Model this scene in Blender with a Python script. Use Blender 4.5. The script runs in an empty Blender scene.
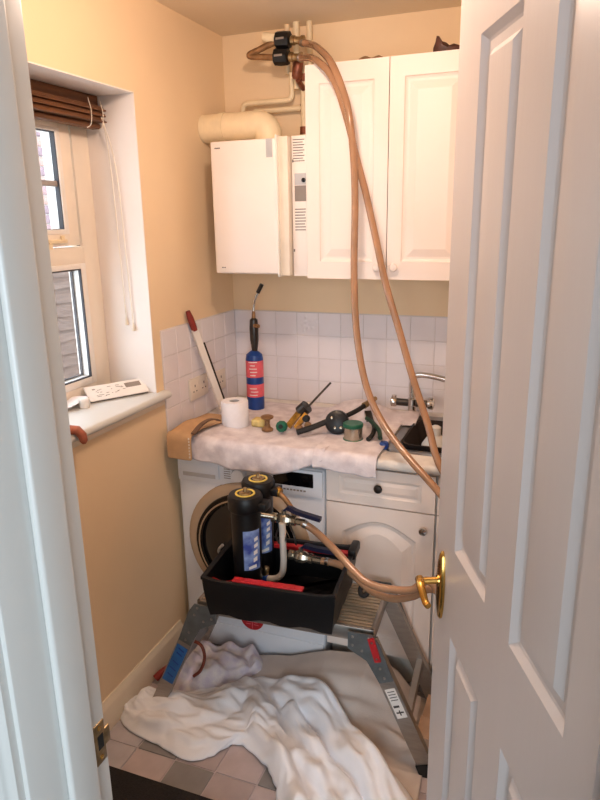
import bpy, bmesh, math, random
import numpy as np
from mathutils import Vector, Matrix
random.seed(7); np.random.seed(7)
S = bpy.context.scene
COL = S.collection
R = math.radians
PI = math.pi

# ------------------------------------------------------------------ camera
cam_data = bpy.data.cameras.new('camera'); cam = bpy.data.objects.new('camera', cam_data); COL.objects.link(cam)
cam_data.sensor_fit = 'HORIZONTAL'; cam_data.sensor_width = 36.0; cam_data.lens = 652.35/600*36; cam_data.clip_start = .02
yaw, pitch, roll = .3673, .2688, -.0167
f_ = Vector((-math.sin(yaw)*math.cos(pitch), math.cos(yaw)*math.cos(pitch), -math.sin(pitch)))
r_ = Vector((math.cos(yaw), math.sin(yaw), 0)); u_ = r_.cross(f_)
r2 = r_*math.cos(roll)+u_*math.sin(roll); u2 = u_*math.cos(roll)-r_*math.sin(roll)
cam.matrix_world = Matrix(((r2.x, u2.x, -f_.x, 1.3311), (r2.y, u2.y, -f_.y, -2.6469), (r2.z, u2.z, -f_.z, 1.7082), (0, 0, 0, 1)))
S.camera = cam

# ------------------------------------------------------------------ world, large lights, exposure
W = bpy.data.worlds.new('world'); S.world = W; W.use_nodes = True
W.node_tree.nodes['Background'].inputs[0].default_value = (.86, .93, 1, 1)
W.node_tree.nodes['Background'].inputs[1].default_value = 4.5
def lamp(name, kind, loc, energy, color, size=.1, target=None, sizey=None):
    l = bpy.data.lights.new(name, kind); l.energy = energy; l.color = color
    if kind == 'AREA':
        l.size = size
        if sizey: l.shape = 'RECTANGLE'; l.size_y = sizey
    else: l.shadow_soft_size = size
    o = bpy.data.objects.new(name, l); COL.objects.link(o); o.location = loc
    if target is not None: o.rotation_euler = (Vector(target)-Vector(loc)).to_track_quat('-Z', 'Y').to_euler()
    return o
lamp('hall_daylight', 'AREA', (1.62, -4.45, 1.45), 70, (.80, .91, 1.0), 1.9, (1.1, -2, 1.2), 1.9)
S.view_settings.view_transform = 'Standard'; S.view_settings.look = 'None'
S.view_settings.gamma = 1.0; S.view_settings.use_curve_mapping = False
S.view_settings.exposure = 0.25

# ------------------------------------------------------------------ materials
def lin(h):
    h = h.lstrip('#'); c = [int(h[i:i+2], 16)/255 for i in (0, 2, 4)]
    return tuple(x/12.92 if x <= .04045 else ((x+.055)/1.055)**2.4 for x in c)+(1,)
MATS = {}
def mat(name, col, rough=.5, metal=0, var=.06, scale=12, bump=0, bscale=60, col2=None, trans=0, ior=1.45, coat=0, emit=0, stretch=None, spec=None, sheen=0):
    if name in MATS: return MATS[name]
    m = bpy.data.materials.new(name); m.use_nodes = True; nt = m.node_tree; b = nt.nodes['Principled BSDF']
    tc = nt.nodes.new('ShaderNodeTexCoord'); src = tc.outputs['Object']
    if stretch:
        mp = nt.nodes.new('ShaderNodeMapping'); mp.inputs['Scale'].default_value = stretch
        nt.links.new(src, mp.inputs[0]); src = mp.outputs[0]
    nz = nt.nodes.new('ShaderNodeTexNoise'); nz.inputs['Scale'].default_value = scale; nz.inputs['Detail'].default_value = 5
    nt.links.new(src, nz.inputs['Vector'])
    c1 = lin(col)
    if col2: a, c = c1, lin(col2)
    else: a = tuple(min(1, x*(1-var)) for x in c1[:3])+(1,); c = tuple(min(1, x*(1+var)) for x in c1[:3])+(1,)
    rp = nt.nodes.new('ShaderNodeValToRGB'); rp.color_ramp.elements[0].color = a; rp.color_ramp.elements[1].color = c
    rp.color_ramp.elements[0].position = .35; rp.color_ramp.elements[1].position = .65
    nt.links.new(nz.outputs['Fac'], rp.inputs[0]); nt.links.new(rp.outputs[0], b.inputs['Base Color'])
    b.inputs['Roughness'].default_value = rough; b.inputs['Metallic'].default_value = metal; b.inputs['IOR'].default_value = ior
    b.inputs['Transmission Weight'].default_value = trans; b.inputs['Coat Weight'].default_value = coat
    b.inputs['Sheen Weight'].default_value = sheen
    if spec is not None: b.inputs['Specular IOR Level'].default_value = spec
    if emit: b.inputs['Emission Color'].default_value = c1; b.inputs['Emission Strength'].default_value = emit
    if bump:
        n2 = nt.nodes.new('ShaderNodeTexNoise'); n2.inputs['Scale'].default_value = bscale; n2.inputs['Detail'].default_value = 4
        nt.links.new(src, n2.inputs['Vector'])
        bp = nt.nodes.new('ShaderNodeBump'); bp.inputs['Strength'].default_value = bump; bp.inputs['Distance'].default_value = .01
        nt.links.new(n2.outputs['Fac'], bp.inputs['Height']); nt.links.new(bp.outputs[0], b.inputs['Normal'])
    MATS[name] = m; return m
M = dict(
 wall=mat('wall_paint', '#eed4b0', .75, bump=.05, bscale=180, var=.02, scale=3),
 ceiling=mat('ceiling_paint', '#ecdcc4', .9, var=.02, scale=3),
 hallwall=mat('hall_paint', '#a8a49c', .8, var=.02),
 reveal=mat('reveal_paint', '#efe6e0', .6, var=.02, scale=4),
 gloss=mat('white_gloss', '#d3d4d2', .28, var=.015, scale=4, coat=.15),
 skirting=mat('skirting_paint', '#eadcc6', .35, var=.03, scale=6),
 door=mat('door_paint', '#c9c1bf', .33, var=.02, scale=5, bump=.03, bscale=90, stretch=(1, 1, .08)),
 tile=mat('wall_tile_glaze', '#e9e4e8', .16, var=.025, scale=5, bump=.02, bscale=8),
 grout=mat('grout', '#d9d2d2', .9),
 cab=mat('cabinet_foil', '#f1e2d8', .45, var=.012, scale=4),
 cabin=mat('cabinet_carcass', '#e9e2d8', .5, var=.02),
 worktop=mat('worktop_laminate', '#ddd6ce', .3, col2='#ebe5dd', scale=25),
 appliance=mat('appliance_enamel', '#e6e8ee', .25, var=.01),
 appgrey=mat('appliance_grey', '#b9b7b8', .35),
 black=mat('black_plastic', '#0f0f11', .42, var=.1, bump=.05, bscale=150),
 blackgloss=mat('black_gloss', '#08080a', .12),
 rubber=mat('rubber', '#1d1c1c', .7),
 glassdark=mat('washer_glass', '#1c1a1b', .08, spec=.8),
 ringbeige=mat('washer_ring', '#b79f86', .22, var=.08, scale=6),
 chromepipe=mat('polished_pipe', '#ece6de', .22, .35, var=.04), chrome=mat('chrome', '#cfcac4', .16, 1, var=.04),
 steel=mat('steel', '#a8a4a0', .3, 1, var=.08, scale=20),
 darkmetal=mat('dark_metal', '#4a4643', .35, .9, var=.15),
 alu=mat('aluminium', '#a39d97', .38, .85, var=.08, scale=20, stretch=(1, 1, 6)),
 aludeck=mat('aluminium_deck', '#b7a690', .5, .55, var=.14, scale=8, stretch=(4, 40, 4)),
 greyplate=mat('grey_bracket', '#6d7274', .45, .5, var=.15, scale=30),
 brass=mat('brass', '#cfa55a', .2, 1, var=.06),
 oldbrass=mat('aged_brass', '#a08a68', .4, 1, var=.3, scale=60),
 hose=mat('amber_hose', '#cf9f7a', .16, var=.12, scale=9, trans=.45, coat=.4, ior=1.4, stretch=(1, 1, 1)),
 hosein=mat('hose_water', '#8a5f42', .4, var=.2, scale=9),
 pipe=mat('painted_pipe', '#ecd9b6', .5, var=.05, scale=20),
 copper=mat('copper', '#85503c', .45, .5, var=.25, scale=40),
 boiler=mat('boiler_enamel', '#f0e4dc', .3, var=.008),
 boilerin=mat('boiler_inner', '#e6d8c6', .45, var=.04),
 labelwhite=mat('label_white', '#ece6e0', .5, var=.02),
 labelgrey=mat('label_grey', '#8b8078', .5),
 print=mat('printed_ink', '#4a4340', .6),
 red=mat('red_plastic', '#b3242a', .4, var=.08),
 redlabel=mat('red_label', '#e0606a', .4, var=.1, scale=30),
 darkred=mat('dark_red_handle', '#8a2f28', .45, var=.15),
 blue=mat('blue_paint', '#1a3f86', .3, var=.1),
 bluesticker=mat('blue_sticker', '#2a66a8', .4, var=.15, scale=30),
 bluelever=mat('blue_lever', '#1c1e38', .4, var=.1),
 yellow=mat('yellow_ring', '#e0c35a', .4, var=.1),
 labelblue=mat('label_blue', '#3b4c9a', .35, col2='#8fa9d8', scale=25),
 paper=mat('tissue_paper', '#f1eef2', .9, var=.02, scale=40, bump=.2, bscale=90),
 green=mat('green_plastic', '#155a42', .35, var=.1),
 darkgreen=mat('dark_green', '#1c3d2e', .4, var=.2), tin=mat('tin', '#b1a898', .25, .9, var=.06),
 gold=mat('gold_tool', '#8f6a2c', .35, .8, var=.5, scale=40),
 sponge=mat('sponge', '#d9c07c', .95, var=.15, scale=60, bump=.5, bscale=150),
 rust=mat('rusty_brass', '#94714f', .5, .6, var=.25, scale=50),
 sheet=mat('dust_sheet', '#d2c6be', .95, var=.05, scale=10, bump=.12, bscale=220, sheen=.1),
 sheetwork=mat('worktop_sheet', '#e6dddf', .95, col2='#c9bec2', scale=18, bump=.2, bscale=200),
 whitecloth=mat('white_cloth', '#eff1f7', .95, var=.03, scale=8, bump=.12, bscale=260, sheen=.1),
 rag=mat('rag_cloth', '#e8e2e2', .95, col2='#cfc6d6', scale=26, bump=.15, bscale=200),
 tan=mat('tan_canvas', '#c9a27a', .9, var=.07, scale=20, bump=.2, bscale=250),
 strap=mat('brown_strap', '#6c5240', .8, var=.2, scale=40),
 card=mat('cardboard', '#b5957c', .9, var=.06, scale=25),
 mat_=mat('dark_mat', '#242122', .95, var=.2, scale=150, bump=.4, bscale=300),
 carpet=mat('hall_carpet', '#3a3634', .95, var=.2, scale=150, bump=.3, bscale=300),
 frame=mat('window_frame', '#efe4d6', .4, var=.03, scale=6),
 upvc=mat('glazing_bead', '#f0ece8', .35, var=.02),
 bar=mat('glazing_bar', '#a8a2a0', .45),
 gasket=mat('gasket', '#3a3a40', .6),
 rattan=mat('rattan', '#6b4326', .6, var=.3, scale=30, stretch=(1, .15, 3)),
 cord=mat('cord', '#e8dccb', .8),
 brick_a=mat('brick_a', '#977d80', .9, var=.15, scale=30), brick_b=mat('brick_b', '#86737c', .9, var=.15, scale=30), brick_c=mat('brick_c', '#a5867f', .9, var=.15, scale=30),
 mortar=mat('mortar', '#e0dcd8', .95),
 fence=mat('fence_timber', '#6a5850', .85, col2='#574740', scale=8, stretch=(1, 1, 8)),
 ground=mat('paving', '#8d8882', .9, var=.1),
 ft_a=mat('floor_tile_a', '#b0a2a2', .4, var=.07, scale=14), ft_b=mat('floor_tile_b', '#8b8786', .4, var=.08, scale=14),
 ft_c=mat('floor_tile_c', '#bdafb0', .4, var=.07, scale=14), ft_d=mat('floor_tile_d', '#b9b4ba', .4, var=.07, scale=14), fgrout=mat('floor_grout', '#c8bec0', .7),
 ornament=mat('dark_ornament', '#4a2a20', .5, var=.3, scale=50), socket=mat('socket_white', '#e4dacd', .35, var=.02),
 skin=mat('worn_wood', '#a85f48', .5, var=.2, scale=50), bowl=mat('brown_bowl', '#241a16', .8, var=.15),
 lampglass=mat('lamp_glass', '#ffe2b8', .5, emit=6), soil=mat('cable', '#7a3b2c', .5),
)
# clear glass that lets daylight through
g = bpy.data.materials.new('window_glass'); g.use_nodes = True; nt = g.node_tree; nt.nodes.remove(nt.nodes['Principled BSDF'])
tr = nt.nodes.new('ShaderNodeBsdfTransparent'); tr.inputs[0].default_value = (.94, .96, .97, 1); gl = nt.nodes.new('ShaderNodeBsdfGlossy'); gl.inputs['Roughness'].default_value = .02
mx = nt.nodes.new('ShaderNodeMixShader')
mx.inputs[0].default_value = .06; nt.links.new(tr.outputs[0], mx.inputs[1]); nt.links.new(gl.outputs[0], mx.inputs[2]); nt.links.new(mx.outputs[0], nt.nodes['Material Output'].inputs[0])
M['glass'] = g

# ------------------------------------------------------------------ mesh helpers
def BM(): return bmesh.new()
def box(bm, x0, x1, y0, y1, z0, z1, bev=0, seg=2):
    r = bmesh.ops.create_cube(bm, size=1); vs = r['verts']
    for v in vs: v.co = Vector(((x0+x1)/2+v.co.x*(x1-x0), (y0+y1)/2+v.co.y*(y1-y0), (z0+z1)/2+v.co.z*(z1-z0)))
    if bev:
        es = list({e for v in vs for e in v.link_edges})
        bmesh.ops.bevel(bm, geom=es, offset=bev, segments=seg, affect='EDGES', profile=.5)
    return bm
def frame_of(d):
    d = Vector(d).normalized(); a = Vector((0, 0, 1)) if abs(d.z) < .9 else Vector((1, 0, 0))
    s = d.cross(a).normalized(); return s, s.cross(d).normalized(), d
def ringsurf(bm, rings, caps=True, closed=False):
    L = [[bm.verts.new(p) for p in r] for r in rings]; n = len(L[0])
    m = len(L)
    for i in range(m-1 if not closed else m):
        a, b = L[i], L[(i+1) % m]
        for k in range(n): bm.faces.new((a[k], a[(k+1) % n], b[(k+1) % n], b[k]))
    if caps and not closed:
        bm.faces.new(L[0][::-1]); bm.faces.new(L[-1])
    return bm
def cyl(bm, p0, p1, r0, r1=None, seg=20, caps=True):
    r1 = r0 if r1 is None else r1; p0, p1 = Vector(p0), Vector(p1); s, t, d = frame_of(p1-p0)
    ringsurf(bm, [[p+(s*math.cos(a)+t*math.sin(a))*r for a in [2*PI*k/seg for k in range(seg)]] for p, r in ((p0, r0), (p1, r1))], caps)
    return bm
def lathe(bm, prof, o=(0, 0, 0), axis=(0, 0, 1), seg=28, caps=True):
    o = Vector(o); s, t, d = frame_of(axis)
    ringsurf(bm, [[o+d*z+(s*math.cos(a)+t*math.sin(a))*max(r, 1e-4) for a in [2*PI*k/seg for k in range(seg)]] for r, z in prof], caps)
    return bm
def spline(pts, n=10):
    P = [Vector(p) for p in pts]; P = [P[0]*2-P[1]]+P+[P[-1]*2-P[-2]]; out = []
    for i in range(1, len(P)-2):
        for k in range(n):
            t = k/n; a, b, c, d = P[i-1:i+3]
            out.append(.5*((2*b)+(c-a)*t+(2*a-5*b+4*c-d)*t*t+(3*b-a-3*c+d)*t**3))
    out.append(P[-2]); return out
def tube(bm, pts, r, seg=12, caps=True, closed=False):
    P = [Vector(p) for p in pts]; n = len(P); rings = []; s = None
    for i in range(n):
        d = (P[(i+1) % n]-P[i-1]) if closed else (P[min(i+1, n-1)]-P[max(i-1, 0)])
        d.normalize()
        if s is None: s, t, _ = frame_of(d)
        else:
            s = (s-d*s.dot(d)).normalized()
        t = s.cross(d)
        rr = r[i] if isinstance(r, (list, tuple)) else r
        rings.append([P[i]+(s*math.cos(a)+t*math.sin(a))*rr for a in [2*PI*k/seg for k in range(seg)]])
    return ringsurf(bm, rings, caps, closed)
def bar(bm, p0, p1, w, t, side=(0, 1, 0), bev=.002):
    p0, p1 = Vector(p0), Vector(p1); d = (p1-p0).normalized(); n = Vector(side); n = (n-d*n.dot(d)).normalized(); s = d.cross(n)
    ringsurf(bm, [[p+s*a*w/2+n*b*t/2 for a, b in ((-1, -1), (1, -1), (1, 1), (-1, 1))] for p in (p0, p1)])
    return bm
def prism(bm, poly, y0, y1):           # polygon in xz extruded along y
    return ringsurf(bm, [[Vector((x, y, z)) for x, z in poly] for y in (y0, y1)])
def place(o, label=None, cat=None, group=None, kind=None):
    if label: o['label'] = label
    if cat: o['category'] = cat
    if group: o['group'] = group
    if kind: o['kind'] = kind
    return o
def obj(name, bm, m, parent=None, local=False, smooth=True, ang=38):
    bmesh.ops.recalc_face_normals(bm, faces=bm.faces)
    me = bpy.data.meshes.new(name); bm.to_mesh(me); bm.free()
    o = bpy.data.objects.new(name, me); COL.objects.link(o)
    if isinstance(m, str): m = M[m]
    me.materials.append(m)
    if parent is not None:
        o.parent = parent
        if not local: me.transform(WM[parent.name].inverted())
        WM[o.name] = WM[parent.name]
    elif not local:
        c = [v.co for v in me.vertices]; lo = Vector([min(v[i] for v in c) for i in range(3)]); hi = Vector([max(v[i] for v in c) for i in range(3)])
        b = Vector(((lo.x+hi.x)/2, (lo.y+hi.y)/2, lo.z)); me.transform(Matrix.Translation(-b)); o.location = b; WM[o.name] = Matrix.Translation(b)
    if smooth:
        for p in me.polygons: p.use_smooth = True
        try: me.set_sharp_from_angle(angle=R(ang))
        except Exception: pass
    return o
WM = {}
def empty(name, loc, rz=0, label=None, cat=None, group=None, kind=None):
    o = bpy.data.objects.new(name, None); COL.objects.link(o); o.location = loc; o.rotation_euler = (0, 0, rz); o.empty_display_size = .05
    WM[o.name] = Matrix.Translation(Vector(loc)) @ Matrix.Rotation(rz, 4, 'Z')
    return place(o, label, cat, group, kind)
def child(name, me, m, parent, loc, rot=(0, 0, 0)):      # piece that shares mesh data; loc in parent space
    o = bpy.data.objects.new(name, me); COL.objects.link(o); o.parent = parent; o.location = loc; o.rotation_euler = rot
    if m is not None:
        o.material_slots[0].link = 'OBJECT'; o.material_slots[0].material = M[m] if isinstance(m, str) else m
    return o
def meshof(bm, name, m):
    bmesh.ops.recalc_face_normals(bm, faces=bm.faces); me = bpy.data.meshes.new(name); bm.to_mesh(me); bm.free(); me.materials.append(M[m] if isinstance(m, str) else m)
    for p in me.polygons: p.use_smooth = True
    me.set_sharp_from_angle(angle=R(35)); return me
def bx(*a, **k): return box(BM(), *a, **k)

# raised-panel fronts: leaf with openings + one panel piece per opening, front facing -Y at y=yf
def leaf(bm, x0, x1, z0, z1, yf, th, pans):
    xs = sorted({x0, x1} | {p[0] for p in pans} | {p[1] for p in pans}); zs = sorted({z0, z1} | {p[2] for p in pans} | {p[3] for p in pans})
    inside = lambda x, z: any(p[0] < x < p[1] and p[2] < z < p[3] for p in pans)
    for i in range(len(xs)-1):
        for j in range(len(zs)-1):
            if inside((xs[i]+xs[i+1])/2, (zs[j]+zs[j+1])/2): continue
            for y in (yf, yf+th): bm.faces.new([bm.verts.new((x, y, z)) for x, z in ((xs[i], zs[j]), (xs[i+1], zs[j]), (xs[i+1], zs[j+1]), (xs[i], zs[j+1]))])
    for a, b in (((x0, z0), (x1, z0)), ((x1, z0), (x1, z1)), ((x1, z1), (x0, z1)), ((x0, z1), (x0, z0))):
        bm.faces.new([bm.verts.new(p) for p in ((a[0], yf, a[1]), (b[0], yf, b[1]), (b[0], yf+th, b[1]), (a[0], yf+th, a[1]))])
    for p in pans:     # back face behind each panel
        bm.faces.new([bm.verts.new((x, yf+th, z)) for x, z in ((p[0], p[2]), (p[1], p[2]), (p[1], p[3]), (p[0], p[3]))])
    bmesh.ops.remove_doubles(bm, verts=bm.verts, dist=1e-5); return bm
def panel(p, yf, prof=((0, 0), (.004, .004), (.012, .007), (.02, .007), (.034, .0015)), arch=0):
    bm = BM(); x0, x1, z0, z1 = p; rings = []
    def ol(i):
        a, b, c, d = x0+i, x1-i, z0+i, z1-i; pts = [(a, c), (b, c)]; n = 14
        for k in range(n+1):
            t = k/n; pts.append((b+(a-b)*t, d if i == 0 or not arch else d-arch*(1-math.sin(PI*t))*1.0))
        return pts
    for i, dep in prof: rings.append([Vector((x, yf+dep, z)) for x, z in ol(i)])
    L = [[bm.verts.new(q) for q in r] for r in rings]; n = len(L[0])
    for i in range(len(L)-1):
        for k in range(n): bm.faces.new((L[i][k], L[i][(k+1) % n], L[i+1][(k+1) % n], L[i+1][k]))
    bm.faces.new(L[-1]); return bm

# ================================================================== STRUCTURE
HC = 2.433; RX = 1.78; FY = -2.02
floor = obj('floor', bx(-.0, RX, FY-.12, .0, -.05, -.002), 'fgrout', smooth=False); place(floor, 'beige and grey square floor tiles of the utility room', None, None, 'structure')
ft = {}
for k in 'abcd': ft[k] = meshof(box(BM(), -.0715, .0715, -.0715, .0715, 0, .004, .0012, 1), 'floor_tile', 'ft_'+k)
pat = 'acbadcabcadbacadbcabdacba'
rowp = {-8: 'dcbacabdabca', -7: 'dbabcacbdacb'}
for j in range(0, 14):
    for i in range(0, 12):
        cx, cy = .0035+.0735+.147*i, -.0735-1.16+.147*7-.147*j+.147-.147
        if cx > RX-.05 or cy < FY+.03: continue
        kk = pat[(i*7+j*5+(i*j) % 3) % len(pat)]
        if j == 7: kk = 'dcbacbabcadb'[i]
        if j == 6: kk = 'dbacbacabdac'[i]
        if cy > -.06: continue
        child('floor_tile', ft[kk], None, floor, Vector((cx, cy, -.002))-floor.location)
hallf = obj('floor_hall', bx(-.4, 2.8, -4.6, FY-.12, -.05, 0), 'carpet', smooth=False); place(hallf, 'dark carpet of the hall outside the doorway', None, None, 'structure')
place(obj('ceiling', bx(-.3, RX+.1, FY-.12, .1, HC, HC+.1), 'ceiling', smooth=False), 'plain cream painted ceiling of the utility room', None, None, 'structure')
# left wall with the window opening
WY0, WY1, WZ0, WZ1 = -1.56, -.66, 1.10, 2.123
bm = BM(); T = -.30
box(bm, T, 0, FY-.12, 0, -.05, WZ0); box(bm, T, 0, FY-.12, 0, WZ1, HC); box(bm, T, 0, FY-.12, WY0, WZ0, WZ1); box(bm, T, 0, WY1, 0, WZ0, WZ1)
wl = obj('wall_left', bm, 'wall', smooth=False); place(wl, 'warm yellow painted left wall around the window recess', None, None, 'structure')
bm = BM(); box(bm, -.2, 0.0008, WY1-.004, WY1, WZ0, WZ1); box(bm, -.2, .0008, WY0, WY0+.004, WZ0, WZ1); box(bm, -.2, .0008, WY0, WY1, WZ1-.004, WZ1)
obj('window_reveal', bm, 'reveal', wl, smooth=False)
wb = obj('wall_back', bx(-.3, RX+.1, 0, .1, -.05, HC), 'wall', smooth=False); place(wb, 'back wall with white tiles between worktop and cabinets', None, None, 'structure')
place(obj('wall_right', bx(RX, RX+.1, FY-.12, 0, -.05, HC), 'wall', smooth=False), 'right wall of the utility room behind the open door', None, None, 'structure')
bm = BM(); JX0, JX1 = .735, 1.478
box(bm, 0, JX0, FY-.12, FY, 0, HC); box(bm, JX1, RX, FY-.12, FY, 0, HC); box(bm, JX0, JX1, FY-.12, FY, 2.12, HC)
place(obj('wall_front', bm, 'hallwall', smooth=False), 'doorway wall between hall and utility room', None, None, 'structure')
bm = BM(); box(bm, -.4, -.3, -4.6, FY-.12, 0, HC); box(bm, 2.7, 2.8, -4.6, FY-.12, 0, HC); box(bm, -.4, 2.8, -4.6, FY-.12, HC, HC+.1); box(bm, -.4, 2.8, -4.7, -4.6, 0, HC); box(bm, -.4, 0, FY-.13, FY-.12, 0, HC); box(bm, RX, 2.8, FY-.13, FY-.12, 0, HC)
place(obj('wall_hall', bm, 'hallwall', smooth=False), 'pale hall walls and ceiling outside the doorway', None, None, 'structure')
# skirting on the left wall
bm = BM(); prism(bm, [(0, 0), (0, .12), (.006, .12), (.009, .108), (.014, .1), (.016, .09), (.016, 0)], FY, -.62)
place(obj('baseboard_left', bm, 'skirting'), 'cream moulded skirting board along left wall', None, None, 'structure')
# wall tiles: 100 mm squares
tb = meshof(box(BM(), -.0488, .0488, -.006, 0, -.0488, .0488, .0012, 1), 'tile', 'tile')
tl = meshof(box(BM(), 0, .006, -.0488, .0488, -.0488, .0488, .0012, 1), 'tile', 'tile')
for j in range(4):
    for i in range(17):
        if i == 3 and j == 3: continue
        child('tile', tb, None, wb, Vector((.05+.1*i+.006, 0, .974+.1*j))-wb.location)
    for i in range(6): child('tile', tl, None, wl, Vector((0, -.05-.1*i-.008, .974+.1*j))-wl.location)
bm = BM(); box(bm, 0, RX, -.0035, 0, .92, 1.326); obj('grout', bm, 'grout', wb, smooth=False)
bm = BM(); box(bm, 0, .0035, -.61, 0, .92, 1.326); obj('grout', bm, 'grout', wl, smooth=False)
bm = box(BM(), .356-.0488, .356+.0488, -.006, 0, 1.274-.0488, 1.274+.0488, .0012, 1)
at = obj('tile', bm, 'tile', wb); at['label'] = 'accent tile with raised leaf pattern'
bm = BM()
for k in range(9):
    a = k*2.4; rr = .008+.0038*k; c = Vector((.356+rr*math.cos(a), -.0065, 1.274+rr*math.sin(a)))
    lathe(bm, [(0, -.0018), (.005, -.0012), (.009, 0.0005)], c, (0, 1, 0), 10, caps=False)
obj('relief', bm, 'tile', at)

# ------------------------------------------------------------------ window
w1 = empty('window_1', (-.19, -1.1, WZ0), 0, 'cream framed casement window in the white recess', None, None, 'structure')
FX0, FX1 = -.265, -.195
def rect_frame(bm, y0, y1, z0, z1, wy0, wy1, wz0, wz1, x0, x1, bev=.004):
    box(bm, x0, x1, y0, y0+wy0, z0, z1, bev); box(bm, x0, x1, y1-wy1, y1, z0, z1, bev)
    box(bm, x0, x1, y0+wy0-.002, y1-wy1+.002, z0, z0+wz0, bev); box(bm, x0, x1, y0+wy0-.002, y1-wy1+.002, z1-wz1, z1, bev)
bm = BM(); rect_frame(bm, WY0+.004, WY1-.004, WZ0, WZ1-.004, .085, .085, .055, .07, FX0, FX1)
box(bm, FX0, FX1, WY0+.08, WY1-.08, 1.575, 1.632, .004); obj('window_frame', bm, 'frame', w1)
bm = BM(); rect_frame(bm, WY0+.094, -.768, 1.638, 2.048, .062, .055, .04, .045, FX0+.015, FX1+.008); sash = obj('sash', bm, 'frame', w1)
bm = BM(); rect_frame(bm, WY0+.15, -.818, 1.676, 2.006, .016, .02, .016, .012, FX0+.02, FX1+.0095, .002); obj('bead', bm, 'upvc', sash)
bm = BM(); rect_frame(bm, WY0+.164, -.836, 1.69, 1.996, .004, .005, .004, .004, FX1-.012, FX1+.0055, 0); obj('gasket', bm, 'gasket', sash)
obj('glass', bx(-.206, -.202, WY0+.16, -.83, 1.685, 2.0), 'glass', sash, smooth=False)
obj('glazing_bar', bx(-.214, -.196, WY0+.16, -.83, 1.826, 1.845, bev=.004), 'bar', sash)
bm = BM(); rect_frame(bm, WY0+.086, WY1-.086, 1.152, 1.577, .03, .03, .028, .02, FX0+.02, FX1+.003, .003); bd = obj('bead', bm, 'upvc', w1)
bm = BM(); rect_frame(bm, WY0+.114, WY1-.114, 1.178, 1.559, .004, .004, .004, .004, FX1-.006, FX1+.0035, 0); rect_frame(bm, WY0+.118, WY1-.118, 1.182, 1.555, .004, .004, .004, .004, FX0+.03, FX1-.03, 0); obj('gasket', bm, 'gasket', bd)
obj('glass', bx(-.208, -.204, WY0+.11, WY1-.11, 1.17, 1.565), 'glass', w1, smooth=False)
bm = BM(); box(bm, -.186, -.178, -1.06, -.84, 1.648, 1.66, .003); cyl(bm, (-.182, -.86, 1.655), (-.182, -.86, 1.672), .007, None, 12); cyl(bm, (-.187, -.93, 1.655), (-.174, -.93, 1.655), .006, None, 12)
box(bm, -.19, -.172, -.95, -.92, 1.63, 1.648, .003); obj('stay', bm, 'pipe', sash)
obj('gap_strip', bx(FX1-.01, FX1+.0015, -.7675, -.7635, 1.636, 2.05), 'gasket', w1, smooth=False)  # dark strip standing in for the shaded gap between sash and frame
# sill board with rounded nose
bm = BM(); pr = [(-.2, WZ0-.03), (-.2, WZ0+.002)]+[(.022+.014*math.cos(a), WZ0-.012+.014*math.sin(a)) for a in [PI/2-PI*k/8 for k in range(9)]]
ringsurf(bm, [[Vector((x, y, z)) for x, z in pr] for y in (WY0-.05, WY1+.045)]); sl = obj('window_sill', bm, 'gloss', w1)
for k, v in enumerate(sl.data.vertices): pass
obj('apron', bx(.0, .012, WY0-.04, WY1+.035, WZ0-.05, WZ0-.026, bev=.003), 'skirting', w1)
# outside: brick wall, fence and paving
gb = obj('wall_outside', bx(-2.85, -2.62, -1.5, 4.5, -.3, 3.4), 'mortar', smooth=False); place(gb, 'pale brick house wall seen through the window', None, None, 'structure')
bmesh_b = meshof(box(BM(), -.012, .012, -.1075, .1075, -.0325, .0325, .003, 1), 'brick', 'brick_a')
for j in range(17):
    for i in range(7):
        y = 1.0+.225*i+(.1125 if j % 2 else 0)
        child('brick', bmesh_b, random.choice(['brick_a', 'brick_b', 'brick_c']), gb, Vector((-2.61, y, 1.45+.075*j))-gb.location)
fn = empty('lap_fence', (-1.4, .6, -.3), 0, 'brown overlapping board fence outside the lower window pane', 'fence')
for k in range(13):
    bm = BM(); n = 24; z0 = .48+.078*k
    fr_, bk_ = [], []
    ph = random.random()*6
    for i in range(n+1):
        y = -.6+2.4*i/n; w = .006*math.sin(y*7+ph)+.004*math.sin(y*17+ph*2)
        fr_.append([Vector((-1.375, y, z0+w)), Vector((-1.40, y, z0+.1)), Vector((-1.41, y, z0+.1)), Vector((-1.39, y, z0+w))])
    ringsurf(bm, fr_); obj('fence_board', bm, 'fence', fn, smooth=False)
for y in (-.55, 1.75): obj('post', bx(-1.47, -1.411, y-.04, y+.04, -.3, 1.6), 'fence', fn, smooth=False)
place(obj('floor_outside', bx(-2.62, -.3, -1.5, 4.5, -.35, -.3), 'ground', smooth=False), 'grey paving outside the window', None, None, 'structure')
# blind
bl = empty('rattan_blind', (-.13, -1.1, 2.0), 0, 'brown woven blind gathered up at the window head', 'blind')
obj('head_rail', bx(-.17, -.13, WY0+.02, WY1-.018, 2.085, 2.117, bev=.003), 'rattan', bl)
for k in range(9):
    z = 2.083-.0058*k; d = .006*(k % 3)
    obj('slat', bx(-.165+d, -.112+d, WY0+.02, WY1-.018-.004*(k % 2), z-.0048, z, bev=.0015), 'rattan', bl)
obj('bottom_rail', bx(-.16, -.125, WY0+.02, WY1-.02, 2.014, 2.03, bev=.004), 'rattan', bl)
for y in (-.76, -.70, -1.2):
    bm = BM(); tube(bm, spline([(-.107, y, 2.1), (-.098, y, 2.06), (-.103, y, 2.02), (-.12, y, 2.01)], 4), .0015, 6); obj('cord', bm, 'cord', bl)
bm = BM(); tube(bm, spline([(-.11, -.69, 2.06), (-.105, -.675, 1.9), (-.1, -.672, 1.6), (-.098, -.67, 1.38)], 5), .0018, 6); tube(bm, spline([(-.11, -.70, 2.06), (-.085, -.675, 1.9), (-.075, -.672, 1.6), (-.07, -.671, 1.36)], 5), .0018, 6)
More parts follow.
